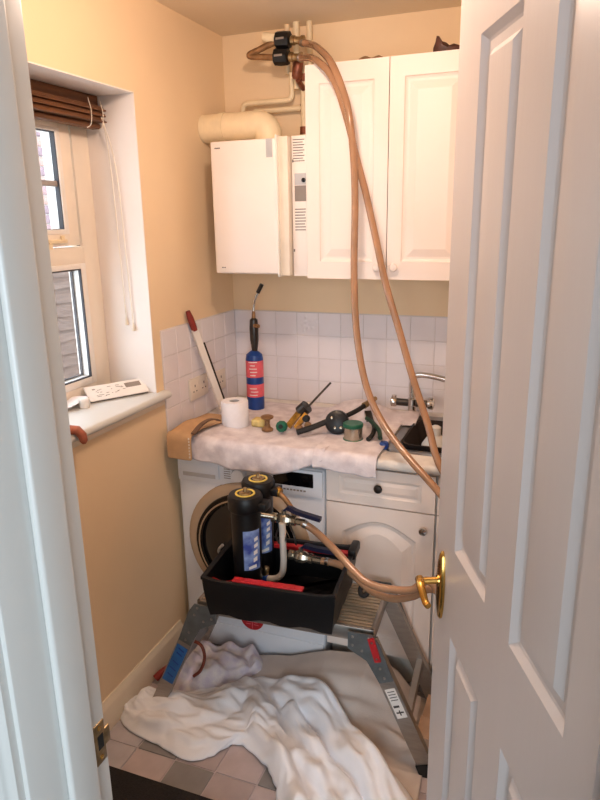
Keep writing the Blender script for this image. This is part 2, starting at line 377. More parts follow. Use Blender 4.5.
pc = obj('pull_cord', bm, 'cord', bl)
bm = BM(); lathe(bm, [(.002, .03), (.006, .012), (.007, 0)], (-.098, -.67, 1.352), (0, 0, 1), 12); lathe(bm, [(.002, .03), (.006, .012), (.007, 0)], (-.07, -.671, 1.332), (0, 0, 1), 12); obj('cord_pull', bm, 'cord', pc)

# ------------------------------------------------------------------ door frame and open door
tr1 = empty('trim_1', (JX0, FY-.06, 0), 0, 'white gloss door frame with stop and brass strike plate', None, None, 'structure')
bm = BM(); box(bm, JX0, .765, FY-.132, FY+.018, 0, 2.13, .003); box(bm, 1.432, JX1, FY-.132, FY+.018, 0, 2.13, .003); box(bm, JX0, JX1, FY-.132, FY+.018, 2.1, 2.13, .003); obj('lining', bm, 'gloss', tr1)
bm = BM(); box(bm, .765, .777, FY-.072, FY-.018, 0, 2.1, .005, 3); box(bm, 1.42, 1.432, FY-.085, FY-.025, 0, 2.1, .005, 3); box(bm, .765, 1.432, FY-.072, FY-.018, 2.088, 2.1, .004); obj('door_stop', bm, 'gloss', tr1)
def archi(x0, sgn, yb):
    pr = [(0, 0), (0, -.012), (.004, -.016), (.012, -.0175), (.02, -.014), (.024, -.014), (.05, -.019), (.058, -.022), (.066, -.02), (.07, -.014), (.07, 0)]
    bm = BM(); ringsurf(bm, [[Vector((x0+sgn*px, yb+py, z)) for px, py in pr] for z in (0, 2.18)]); return bm
obj('architrave', archi(.758, -1, FY-.131), 'gloss', tr1); obj('architrave', archi(1.442, 1, FY-.131), 'gloss', tr1)
bm = BM(); prism(bm, [(.69, 2.11), (1.53, 2.11), (1.53, 2.18), (.69, 2.18)], FY-.15, FY-.131); obj('architrave', bm, 'gloss', tr1)
bm = BM(); lathe(bm, [(.0115, 0), (.0125, .0008), (.012, .002)], (.765, -2.017, .974), (1, 0, 0), 16)
box(bm, .7648, .7668, -2.029, -2.006, .94, 1.008, .0008); box(bm, .7635, .7668, -2.009, -1.995, .962, .99, .001); sp_ = obj('strike_plate', bm, 'oldbrass', tr1)
bm = BM(); box(bm, .7655, .7672, -2.023, -2.011, .964, .988); obj('latch_hole', bm, 'rubber', sp_)
bm = BM(); [cyl(bm, (.766, -2.018, z), (.768, -2.018, z), .0035, None, 10) for z in (.95, 1.0)]; obj('screw', bm, 'brass', sp_)

DW = .664; DA = 65.98
dr = empty('door_1', (1.42, -1.985, 0), R(-DA), 'white four panel door standing open into the room', None, None, 'structure')
DP = [(-DW+.116, -DW+.295, 1.0865, 1.986), (-DW+.401, -DW+.589, 1.0865, 1.986), (-DW+.116, -DW+.295, .2, .9015), (-DW+.401, -DW+.589, .2, .9015)]
bm = BM(); leaf(bm, -DW, 0, .008, 2.085, 0, .035, DP); obj('door_leaf', bm, 'door', dr, local=True, smooth=False)
for p in DP: obj('panel', panel(p, 0, ((0, 0), (.002, .0), (.012, .009), (.016, .011), (.03, .011), (.042, .002), (.045, .0015))), 'door', dr, local=True, ang=12)
# lever handle on a long oval brass plate
hx, hz = -DW+.048, .974
bm = BM(); n = 40
out = [(hx+.019*math.cos(a)*(1 if abs(math.sin(a)) < .8 else 1), hz+.078*math.sin(a)) for a in [2*PI*k/n for k in range(n)]]
ringsurf(bm, [[Vector((hx+(x-hx)*s, y, hz+(z-hz)*s)) for x, z in out] for s, y in ((1, 0), (1.0, -.004), (.93, -.0075), (.75, -.009))]); hp = obj('handle', bm, 'brass', dr, local=True)
bm = BM(); cyl(bm, (hx, -.006, hz+.012), (hx, -.012, hz+.012), .013, .011, 20); cyl(bm, (hx, -.01, hz+.012), (hx, -.047, hz+.012), .0075, None, 16)
lv = spline([(hx-.004, -.047, hz+.014), (hx+.014, -.05, hz+.015), (hx+.032, -.05, hz+.008), (hx+.052, -.048, hz-.004), (hx+.064, -.045, hz-.006)], 5)
tube(bm, lv, [.0095-.00015*i for i in range(len(lv))], 12); obj('lever', bm, 'brass', hp, local=True)
bm = BM()
for z in (.25, 1.75): cyl(bm, (.006, -.004, z), (.006, -.004, z+.09), .006, None, 12)
obj('hinge', bm, 'oldbrass', dr, local=True)

# ================================================================== FITTED FURNITURE
# wall cabinet with two doors
wc = empty('wall_cabinet', (.774, -.15, 1.5), 0, 'white two door wall cabinet with raised panel doors beside the boiler', 'cabinet')
CX0, CXM, CX1, CZ0, CZ1 = .474, .774, 1.074, 1.5, 2.222
bm = BM(); box(bm, CX0, CX1, -.298, -.001, CZ0, CZ1, .001, 1); obj('carcass', bm, 'cabin', wc)
for a, b, kx in ((CX0, CXM-.0015, CXM-.03), (CXM+.0015, CX1, CXM+.03)):
    P_ = [(a+.05, b-.05, CZ0+.06, CZ1-.06)]
    d = obj('cabinet_door', leaf(BM(), a, b, CZ0-.002, CZ1+.002, -.32, .02, P_), 'cab', wc, smooth=False)
    obj('panel', panel(P_[0], -.32, ((0, 0), (.003, .005), (.01, .008), (.018, .008), (.044, .0005))), 'cab', d, ang=12)
    bm = BM(); lathe(bm, [(.006, 0), (.006, .01), (.013, .016), (.015, .021), (.012, .026), (.004, .028)], (kx, -.32, CZ0+.042), (0, -1, 0), 18); obj('knob', bm, 'cab', d)
# base cabinet: drawer over arched door
def base_cab(x0, x1, label, knobx, drawer_knob='darkmetal'):
    b = empty('base_cabinet', ((x0+x1)/2, -.3, 0), 0, label, 'cabinet')
    bm = BM(); box(bm, x0, x0+.016, -.578, -.02, .15, .883); box(bm, x1-.016, x1, -.578, -.02, .15, .883); box(bm, x0+.016, x1-.016, -.578, -.02, .15, .166); box(bm, x0+.016, x1-.016, -.03, -.02, .166, .883); obj('carcass', bm, 'cabin', b, smooth=False)
    obj('plinth', bx(x0, x1, -.53, -.512, 0, .15), 'cabin', b, smooth=False)
    dp = [(x0+.05, x1-.05, .775, .842)]
    d = obj('drawer', leaf(BM(), x0+.002, x1-.002, .742, .876, -.6, .02, dp), 'cab', b, smooth=False)
    obj('panel', panel(dp[0], -.6, ((0, 0), (.003, .003), (.01, .005), (.022, .001))), 'cab', d, ang=12)
    bm = BM(); lathe(bm, [(.007, 0), (.006, .01), (.013, .015), (.0155, .02), (.013, .026), (.003, .028)], ((x0+x1)/2, -.6, .815), (0, -1, 0), 20); obj('knob', bm, drawer_knob, d)
    pp = [(x0+.06, x1-.06, .21, .685)]
    d = obj('cabinet_door', leaf(BM(), x0+.002, x1-.002, .153, .737, -.6, .02, pp), 'cab', b, smooth=False)
    obj('panel', panel(pp[0], -.6, ((0, 0), (.002, .0), (.01, .009), (.02, .01), (.05, .001)), arch=.055), 'cab', d, ang=12)
    bm = BM(); lathe(bm, [(.007, 0), (.006, .01), (.013, .015), (.0155, .02), (.013, .026), (.003, .028)], (knobx, -.6, .682), (0, -1, 0), 20); obj('knob', bm, 'chrome', d)
    return b
base_cab(.6365, 1.026, 'white base cabinet with drawer and arched panel door beside the washing machine', .99)
base_cab(1.029, 1.62, 'white sink base cabinet hidden behind the open door', 1.07)
# worktop with the sink cut-out
SX0, SX1, SY0, SY1 = .86, 1.34, -.5, -.13
bm = BM()
pr = [(-.0, .884), (-.0, .922)]+[(-.606-.016*math.sin(a), .904+.018*math.cos(a)) for a in [PI*k/8 for k in range(9)]]+[(-.58, .884)]
for xa, xb, ya in ((0.0015, SX0, None), (SX1, RX, None)): ringsurf(bm, [[Vector((x, y if y else -.002, z)) for y, z in pr] for x in (xa, xb)])
prf = [(SY0, .884), (SY0, .922)]+pr[2:]
ringsurf(bm, [[Vector((x, y, z)) for y, z in prf] for x in (SX0, SX1)]); box(bm, SX0, SX1, SY1, -.002, .884, .922)
wt = obj('worktop', bm, 'worktop'); place(wt, 'pale laminate worktop with rounded front edge along the back wall', 'worktop')
# sink, tap, bottle, bowl
sk = empty('sink', (1.1, -.31, .922), 0, 'stainless steel inset sink at the right of the worktop', 'sink')
bm = BM()
def rr(x0, x1, y0, y1, z, r, n=5):
    pts = []
    for cx, cy, a0 in ((x1-r, y1-r, 0), (x0+r, y1-r, 90), (x0+r, y0+r, 180), (x1-r, y0+r, 270)):
        for k in range(n+1): a = R(a0+90*k/n); pts.append(Vector((cx+r*math.cos(a), cy+r*math.sin(a), z)))
    return pts
rings = [rr(SX0-.03, SX1+.03, SY0-.03, SY1+.05, .923, .03), rr(SX0-.028, SX1+.028, SY0-.028, SY1+.048, .929, .03), rr(SX0+.002, SX1-.002, SY0+.002, SY1-.002, .927, .05), rr(SX0+.006, SX1-.006, SY0+.006, SY1-.006, .92, .05), rr(SX0+.02, SX1-.02, SY0+.02, SY1-.02, .78, .05), rr(SX0+.06, SX1-.06, SY0+.06, SY1-.06, .765, .05)]
ringsurf(bm, rings, caps=False); bm.faces.new([bm.verts.new(v) for v in rings[-1]]); bmesh.ops.remove_doubles(bm, verts=bm.verts, dist=1e-5); obj('basin', bm, 'steel', sk)
bm = BM(); lathe(bm, [(.03, 0), (.032, .004), (.022, .006)], (1.1, -.31, .765), (0, 0, 1), 20); obj('waste', bm, 'chrome', sk)
tp = empty('mixer_tap', (.84, -.1, .927), 0, 'chrome mixer tap with swivel spout behind the sink', 'tap')
bm = BM(); lathe(bm, [(.026, 0), (.026, .006), (.018, .012), (.016, .045), (.02, .05), (.02, .075), (.012, .082)], (.84, -.1, .927), (0, 0, 1), 20); obj('tap_body', bm, 'chrome', tp)
bm = BM(); cyl(bm, (.765, -.1, .985), (.915, -.1, .985), .015, None, 16); obj('valve_bar', bm, 'darkmetal', tp)
for x, s in ((.765, -1), (.915, 1)):
    bm = BM(); lathe(bm, [(.017, -.012), (.021, -.006), (.021, .01), (.012, .014)], (x, -.1, .985), (s, 0, 0), 14); cyl(bm, (x, -.1, .995), (x, -.1, 1.012), .008, .01, 12); obj('tap_handle', bm, 'chrome', tp)
bm = BM(); tube(bm, spline([(.84, -.1, 1.0), (.838, -.1, 1.06), (.85, -.105, 1.098), (.9, -.12, 1.108), (1.0, -.17, 1.105), (1.08, -.21, 1.1), (1.095, -.218, 1.085)], 6), .0115, 14); obj('spout', bm, 'chrome', tp)
bm = BM(); rings = [rr(.865+.035-s, 1.2-.035+s, -.48+.03-s, -.16-.03+s, z, .05) for s, z in ((0, .79), (.018, .90), (.028, .934), (.03, .938))]
ringsurf(bm, rings+[rr(.865+.035-s, 1.2-.035+s, -.48+.03-s, -.16-.03+s, z, .05) for s, z in ((.022, .938), (.01, .9), (-.006, .796))]); place(obj('washing_up_bowl', bm, 'bowl'), 'dark brown washing up bowl standing in the sink', 'bowl')
bt = empty('spray_bottle', (1.005, -.4, .797), 0, 'white plastic bottle with cap standing in the dark bowl', 'bottle')
bm = BM(); lathe(bm, [(.04, 0), (.047, .006), (.05, .09), (.048, .125), (.032, .15), (.018, .162)], (.985, -.4, .797), (0, 0, 1), 24); obj('bottle_body', bm, 'gloss', bt)
bm = BM(); lathe(bm, [(.018, 0), (.02, .002), (.019, .03), (.01, .036)], (.985, -.4, .957), (0, 0, 1), 20); obj('cap', bm, 'gloss', bt)

# washing machine
wm = empty('washing_machine', (.33, -.3, 0), 0, 'white front loading washing machine under the worktop', 'washing machine')
bm = BM(); box(bm, .03, .63, -.6, -.05, .02, .85, .012, 3); obj('cabinet', bm, 'appliance', wm)
for x, y in ((.08, -.55), (.58, -.55), (.08, -.1), (.58, -.1)): obj('foot', cyl(BM(), (x, y, 0), (x, y, .022), .02, None, 12), 'rubber', wm)
obj('fascia', bx(.034, .626, -.608, -.598, .745, .846, bev=.004), 'appliance', wm)
dw_ = obj('detergent_drawer', bx(.045, .215, -.613, -.606, .765, .838, bev=.004), 'appliance', wm); obj('handle', bx(.06, .2, -.6145, -.612, .768, .784, bev=.001), 'appgrey', dw_)
bm = BM(); lathe(bm, [(.03, 0), (.028, .012), (.024, .02), (.008, .021)], (.3, -.608, .798), (0, -1, 0), 28); obj('programme_dial', bm, 'appliance', wm)
bm = BM()
for k in range(7): box(bm, .235, .262, -.6092, -.6078, .775+.009*k, .7775+.009*k)
for k in range(9): box(bm, .45+.013*k, .459+.013*k, -.6092, -.6078, .763, .769)
obj('printed_marks', bm, 'labelgrey', wm, smooth=False)
obj('display', bx(.437, .592, -.611, -.606, .782, .835, bev=.002), 'blackgloss', wm)
dc = (.325, .512)
wd = empty('wm_door_origin', (0, 0, 0)); bpy.data.objects.remove(wd)
bm = BM(); lathe(bm, [(.255, 0), (.255, .012), (.246, .022), (.232, .025), (.215, .024)], (dc[0], -.6, dc[1]), (0, -1, 0), 56, caps=False); dring = obj('door_ring', bm, 'ringbeige', wm)
bm = BM(); lathe(bm, [(.216, .02), (.212, .032), (.2, .036), (.185, .034), (.178, .02)], (dc[0], -.6, dc[1]), (0, -1, 0), 56, caps=False); obj('inner_ring', bm, 'blackgloss', dring); bm = BM(); lathe(bm, [(.2, .034), (.198, .04), (.192, .04), (.19, .034)], (dc[0], -.6, dc[1]), (0, -1, 0), 56, caps=False); obj('trim_ring', bm, 'chrome', dring)
bm = BM(); lathe(bm, [(.182, .028), (.165, .036), (.12, .05), (.06, .058), (.001, .06)], (dc[0], -.6, dc[1]), (0, -1, 0), 48, caps=False); obj('door_glass', bm, 'glassdark', dring)
bm = BM(); tube(bm, spline([(dc[0]-.085, -.655, dc[1]-.05), (dc[0]-.1, -.662, dc[1]-.015), (dc[0]-.08, -.665, dc[1]+.015)], 6), .006, 10); obj('door_catch', bm, 'appgrey', dring)
obj('kick_panel', bx(.036, .624, -.605, -.598, .03, .135, bev=.003), 'appliance', wm)
bm = BM(); lathe(bm, [(.05, 0), (.05, .0015)], (.325, -.601, .185), (0, -1, 0), 36); st = obj('sticker', bm, 'red', wm); st['label'] = 'round red sticker'
bm = BM(); box(bm, .3235, .3265, -.6032, -.6024, .14, .23)
for k in range(5): box(bm, .298+.004*k, .318, -.6032, -.6024, .158+.01*k, .161+.01*k); box(bm, .332, .352-.004*k, -.6032, -.6024, .158+.01*k, .161+.01*k)
obj('sticker_print', bm, 'redlabel', st, smooth=False)

# ------------------------------------------------------------------ boiler, flue, pipes
bo = empty('boiler', (.3, -.15, 1.51), 0, 'white wall mounted boiler with front cover and label strip', 'boiler')
obj('casing', bx(.13, .47, -.29, -.001, 1.508, 2.0, bev=.004), 'boilerin', bo)
obj('front_cover', bx(.112, .374, -.362, -.285, 1.515, 1.992, bev=.007, seg=3), 'boiler', bo)
obj('side_cover', bx(.376, .414, -.345, -.285, 1.508, 1.998, bev=.004), 'boilerin', bo)
obj('edge_strip', bx(.3725, .379, -.3635, -.285, 1.505, 2.002, bev=.001), 'cabin', bo)
ls = obj('label_strip', bx(.418, .4725, -.318, -.285, 1.506, 2.0, bev=.002), 'boiler', bo)
bm = BM(); box(bm, .4285, .4722, -.3192, -.3178, 1.775, 1.83); obj('dark_plate', bm, 'labelgrey', ls, smooth=False)
bm = BM(); box(bm, .4285, .4722, -.3192, -.3178, 1.832, 1.872); gp = obj('gauge_plate', bm, 'appgrey', ls, smooth=False)
bm = BM(); lathe(bm, [(.008, 0), (.008, .004), (.004, .006)], (.464, -.319, 1.848), (0, -1, 0), 14); obj('gauge', bm, 'blackgloss', gp)
bm = BM()
for k in range(8): box(bm, .428, .470-.003*(k % 3 == 2), -.319, -.3178, 1.746-.0105*k, 1.749-.0105*k)
for k in range(9): box(bm, .424, .468-.006*(k % 2), -.319, -.3178, 1.985-.009*k, 1.9875-.009*k)
box(bm, .421, .4255, -.319, -.3178, 1.595, 1.605); box(bm, .421, .425, -.319, -.3178, 1.91, 1.92)
obj('printed_text', bm, 'print', ls, smooth=False)
bm = BM(); box(bm, .338, .362, -.3632, -.3618, 1.928, 1.99); bg_ = obj('badge', bm, 'appgrey', bo, smooth=False)
bm = BM(); [box(bm, .132+.0045*k, .1352+.0045*k, -.3632, -.3618, 1.966, 1.97) for k in range(5)]; [box(bm, .14+.006*k, .1435+.006*k, -.3632, -.3618, 1.536, 1.54) for k in range(3)]; obj('maker_marks', bm, 'print', bo, smooth=False)
fl = empty('boiler_flue', (.28, -.2, 2.0), 0, 'thick cream flue elbow from boiler top into the left wall', 'flue')
bm = BM(); tube(bm, [(.275, -.19, 1.998), (.275, -.19, 2.02)]+[(.235+.04*math.cos(a), -.19, 2.02+.04*math.sin(a)) for a in [PI/2*k/8 for k in range(1, 9)]]+[(.12, -.19, 2.06), (.001, -.19, 2.06)], .053, 28); obj('flue_elbow', bm, 'pipe', fl)
obj('flue_collar', cyl(BM(), (.275, -.19, 1.998), (.275, -.19, 2.008), .06, None, 28), 'pipe', fl); obj('flue_collar', cyl(BM(), (.1, -.19, 2.06), (.075, -.19, 2.06), .056, None, 28), 'pipe', fl)
pp = empty('pipework', (.33, -.05, 2.0), 0, 'cream painted heating pipes between boiler and ceiling', 'pipes')
def pipe(pts, r=.0105, m='pipe'):
    bm = BM(); tube(bm, pts, r, 12); return obj('pipe', bm, m, pp)
def bend(a, c, b, r=.025, n=6):
    a, b, c = Vector(a), Vector(b), Vector(c); p = c+(a-c).normalized()*r; q = c+(b-c).normalized()*r
    return [p*(1-t)**2+c*2*t*(1-t)+q*t*t for t in [k/n for k in range(n+1)]]
pipe([(.105, -.05, 1.95)]+bend((.105, -.05, 1.95), (.105, -.05, 2.165), (.3, -.05, 2.165))+bend((.1, -.05, 2.165), (.32, -.05, 2.165), (.32, -.05, 2.3))+[(.32, -.05, 2.262)])
pipe([(.15, -.035, 2.135), (.365, -.035, 2.135)]); pipe([(.368, -.05, 1.998), (.368, -.05, 2.29)], .012)
pipe([(.30, -.04, 2.26), (.30, -.04, HC)]); pipe([(.345, -.06, 2.2), (.345, -.06, HC)], .013); pipe([(.395, -.05, 2.235), (.395, -.05, HC)], .011)
for x, y, z in ((.368, -.05, 2.05), (.368, -.05, 2.24), (.345, -.06, 2.3), (.365, -.035, 2.135)):
    bm = BM(); cyl(bm, (x, y, z-.014), (x, y, z+.014), .016, None, 6); obj('pipe_joint', bm, 'copper', pp)
# hose couplings above the boiler
cp = empty('hose_coupling', (.33, -.16, 2.28), 0, 'pair of black hose couplings with tan loop above the boiler', 'coupling')
for z, x in ((2.349, .336), (2.294, .328)):
    bm = BM(); lathe(bm, [(.02, -.03), (.029, -.026), (.031, 0), (.029, .026), (.02, .03)], (x, -.17, z), (1, 0, -.08), 8); nb = obj('coupling_nut', bm, 'black', cp)
    bm = BM(); box(bm, x-.018, x+.014, -.2025, -.2005, z-.004, z+.003); obj('mark', bm, 'labelgrey', nb, smooth=False)
    bm = BM(); lathe(bm, [(.014, .03), (.017, .032), (.017, .045), (.013, .047), (.013, .07), (.018, .072), (.018, .082), (.013, .084)], (x, -.17, z), (1, 0, -.12), 16); obj('hose_tail', bm, 'oldbrass', cp)
bm = BM(); lathe(bm, [(.018, 0), (.019, -.03), (.015, -.05), (.006, -.053)], (.305, -.17, 2.356), (1, 0, -.25), 16); obj('stub', bm, 'pipe', cp)
bm = BM(); tube(bm, spline([(.308, -.172, 2.345), (.275, -.175, 2.336), (.235, -.178, 2.322), (.203, -.178, 2.312), (.206, -.176, 2.305), (.25, -.172, 2.3), (.3, -.17, 2.294)], 6), .0115, 12); obj('loop', bm, 'rust', cp)
bm = BM(); lathe(bm, [(.012, -.04), (.018, -.03), (.02, 0), (.018, .03), (.012, .04)], (.372, -.12, 2.262), (.2, 0, 1), 10); cyl(bm, (.372, -.12, 2.22), (.372, -.06, 2.2), .01, None, 10); obj('valve_body', bm, 'copper', cp)

# ------------------------------------------------------------------ the two flushing hoses
def hose(pts, label, r=.0122):
    h = empty('hose', pts[0], 0, label, 'hose', None)
    sp = spline(pts, 8); bm = BM(); tube(bm, sp, r, 14); obj('hose_wall', bm, 'hose', h)
    bm = BM(); tube(bm, sp, r*.72, 10); obj('hose_water', bm, 'hosein', h)
    for p, q in ((sp[1], sp[3]), (sp[-4], sp[-2])):
        bm = BM(); cyl(bm, p, p+(q-p).normalized()*.012, r*1.12, None, 16); obj('hose_clip', bm, 'steel', h)
    return h
hose([(.405, -.172, 2.334), (.45, -.2, 2.318), (.51, -.28, 2.282), (.59, -.365, 2.205), (.654, -.41, 2.072), (.678, -.42, 1.931), (.689, -.43, 1.771), (.696, -.46, 1.531), (.719, -.5, 1.324), (.764, -.54, 1.16), (.837, -.6, 1.052), (.938, -.67, .967), (1.049, -.74, .892), (1.2, -.83, .78), (1.32, -.92, .62), (1.3, -1.0, .5), (1.17, -.98, .56), (1.072, -.92, .675), (1.011, -.9, .627), (.944, -.9, .616), (.881, -.9, .621), (.827, -.88, .641), (.748, -.84, .683), (.673, -.82, .729), (.628, -.82, .752)],
     'amber hose hanging left of the other in front of the cabinet')
hose([(.398, -.172, 2.283), (.44, -.22, 2.272), (.49, -.29, 2.25), (.533, -.342, 2.224), (.572, -.362, 2.19), (.607, -.37, 2.135), (.651, -.39, 2.023), (.686, -.4, 1.901), (.722, -.41, 1.787), (.76, -.43, 1.656), (.808, -.46, 1.493), (.861, -.48, 1.345), (.917, -.52, 1.201), (.987, -.58, 1.05), (1.047, -.66, .935), (1.18, -.74, .8), (1.28, -.8, .6), (1.24, -.86, .5), (1.14, -.88, .58), (1.07, -.88, .63), (1.008, -.88, .592), (.946, -.88, .572), (.877, -.86, .572), (.819, -.84, .598), (.759, -.815, .617), (.69, -.8, .613)],
     'amber hose slanting right of the other across the cabinet doors')

# ================================================================== PLATFORM, TOTE, FILTERS
pl = empty('work_platform', (.595, -.815, 0), R(3), 'folding aluminium step platform standing before the washing machine', 'platform')
A = dict(local=True)
PZ = .48; HL = .302; HW = .135
for k in range(7):
    y0 = -HW+.012+(2*HW-.024)/7*k; w = (2*HW-.024)/7
    bm = BM(); n = 2
    poly = [(y0+.001, PZ-.02), (y0+w-.001, PZ-.02)]
    for i in range(n):
        a = y0+w-.001-(w-.002)*i/n; b_ = y0+w-.001-(w-.002)*(i+1)/n; poly += [(a-.0028, PZ-.009), (a-.0032, PZ), (b_+.0032, PZ), (b_+.0028, PZ-.009)]
    ringsurf(bm, [[Vector((x, y, z)) for y, z in poly] for x in (-HL+.012, HL-.012)]); obj('deck_plank', bm, 'aludeck', pl, local=True, smooth=False)
for y in (-HW+.006, HW-.006): obj('side_rail', bx(-HL, HL, y-.006, y+.006, PZ-.045, PZ+.002, bev=.002), 'alu', pl, local=True)
for x in (-HL+.006, HL-.006): obj('end_rail', bx(x-.006, x+.006, -HW, HW, PZ-.045, PZ+.002, bev=.002), 'alu', pl, local=True)
for sx in (-1, 1):
    for sy in (-1, 1):
        top = Vector((sx*(HL-.012), sy*(HW+.006), PZ-.03)); bot = Vector((sx*.487, sy*(HW+.012), .018))
        bm = BM(); bar(bm, top, bot, .05, .026, (0, 1, 0)); lg = obj('leg', bm, 'alu', pl, local=True, smooth=False)
        bm = BM(); bar(bm, bot+Vector((-sx*.012, 0, .03)), bot+Vector((sx*.008, 0, -.018)), .06, .034, (0, 1, 0)); obj('rubber_foot', bm, 'rubber', lg, local=True, smooth=False)
        # pressed corner bracket
        d = (bot-top).normalized(); s = Vector((d.z, 0, -d.x))*(1 if sx > 0 else -1)
        yy = sy*(HW+.021)
        q = [top+Vector((-sx*.065, 0, .03)), top+Vector((sx*.012, 0, .03)), top+Vector((sx*.034, 0, .0)), top+d*.13+Vector((sx*.026, 0, .0)), top+d*.15-Vector((sx*.026, 0, 0)), top+d*.07-Vector((sx*.034, 0, .0)), top+Vector((-sx*.065, 0, -.03))]
        bm = BM(); prism(bm, [(p.x, p.z) for p in q], yy-.003*sy, yy+.002*sy); br = obj('bracket', bm, 'greyplate', pl, local=True, smooth=False)
        if sy < 0:
            bm = BM()
            for p in (top+Vector((-sx*.05, 0, .015)), top+Vector((-sx*.05, 0, -.015)), top+Vector((sx*.0, 0, .018)), top+Vector((sx*.012, 0, -.01)), top+d*.09, top+d*.125, top+Vector((-sx*.02, 0, -.03))): lathe(bm, [(.0045, 0), (.004, .003), (.001, .004)], (p.x, yy-.002, p.z), (0, -1, 0), 10)
            obj('rivet', bm, 'alu', br, local=True)
            if sx > 0:
                bm = BM(); bar(bm, top+Vector((.008, -.022, .022)), top+Vector((.032, -.022, -.055)), .02, .008); rt = obj('lock_tab', bm, 'red', pl, local=True, smooth=False)
                bm = BM(); [lathe(bm, [(.005, 0), (.004, .003)], (p.x, yy-.008, p.z), (0, -1, 0), 10) for p in (top+Vector((.012, 0, .01)), top+Vector((.028, 0, -.044)))]; obj('rivet', bm, 'alu', rt, local=True)
                bm = BM(); bar(bm, top+d*.165+Vector((0, -.0135, 0)), top+d*.27+Vector((0, -.0135, 0)), .034, .0012); lb = obj('label', bm, 'labelwhite', lg, local=True, smooth=False)
                bm = BM()
                for t in (.175, .185, .195, .205): bar(bm, top+d*t+s*.012+Vector((0, -.0145, 0)), top+d*t-s*.012+Vector((0, -.0145, 0)), .0022, .001)
                bar(bm, top+d*.228+s*.013+Vector((0, -.0145, 0)), top+d*.228-s*.006+Vector((0, -.0145, 0)), .007, .001); bar(bm, top+d*.25+s*.012+Vector((0, -.0145, 0)), top+d*.25-s*.012+Vector((0, -.0145, 0)), .005, .001); bar(bm, top+d*.242+Vector((0, -.0145, 0)), top+d*.26+Vector((0, -.0145, 0)), .004, .001)
                obj('label_print', bm, 'print', lb, local=True, smooth=False)
            else:
                bm = BM(); bar(bm, top+d*.16+Vector((0, -.0135, 0)), top+d*.33+Vector((0, -.0135, 0)), .042, .0012); lb = obj('sticker', bm, 'bluesticker', lg, local=True, smooth=False)
                bm = BM()
                for t in (.18, .2, .24, .27, .3): bar(bm, top+d*t+s*.012+Vector((0, -.0145, 0)), top+d*(t-.006)-s*.012+Vector((0, -.0145, 0)), .004, .001)
                obj('sticker_print', bm, 'blue', lb, local=True, smooth=False)
    a = Vector((sx*.415, -HW-.006, .19)); b_ = Vector((sx*.415, HW+.006, .19)); bm = BM(); bar(bm, a, b_, .045, .02, (1, 0, 0)); obj('spreader', bm, 'alu', pl, local=True, smooth=False)

to = empty('tool_tote', (.574, -.862, .4825), R(4.5), 'black open plastic tool tote with red strips on the platform', 'tool tote')
bm = BM()
def trect(hx_, hy_, z, wav=0):
    pts = []; n = 12
    cs = [(-hx_, -hy_), (hx_, -hy_), (hx_, hy_), (-hx_, hy_)]
    for c in range(4):
        a, b_ = cs[c], cs[(c+1) % 4]
        for k in range(n): t = k/n; pts.append(Vector((a[0]+(b_[0]-a[0])*t, a[1]+(b_[1]-a[1])*t, z+wav*(1 if (k % 4) in (1, 2) else 0))))
    return pts
def endlift(r, h):
    return [Vector((v.x, v.y, v.z+h*max(0, (abs(v.x)-.15)/.075)**2*max(0, 1-abs(v.y)/.17*.35))) for v in r]
rings = [trect(.202, .15, 0, .008), trect(.206, .156, .03), trect(.214, .164, .1), trect(.216, .166, .125), trect(.219, .169, .126), trect(.219, .169, .136), trect(.205, .156, .136), trect(.201, .152, .12), trect(.195, .146, .008)]
rings = rings[:3]+[endlift(r, .02) for r in rings[3:8]]+rings[8:]
ringsurf(bm, rings); obj('tray', bm, 'black', to, local=True, ang=30)
bm = BM(); box(bm, -.12, .11, -.152, -.126, .128, .138, .002); [box(bm, -.11+.034*k, -.09+.034*k, -.15, -.128, .1375, .1392) for k in range(6)]; obj('red_strip', bm, 'red', to, local=True)
bm = BM(); box(bm, -.1, .2, .118, .142, .118, .132, .002); obj('red_strip', bm, 'red', to, local=True)
bm = BM(); tube(bm, spline([(-.205, -.12, .12), (-.17, -.09, .09), (-.15, .0, .06)], 5), .0025, 6); obj('wire', bm, 'red', to, local=True)
bm = BM(); box(bm, .2, .228, .08, .165, .13, .165, .008); obj('corner_grip', bm, 'black', to, local=True)

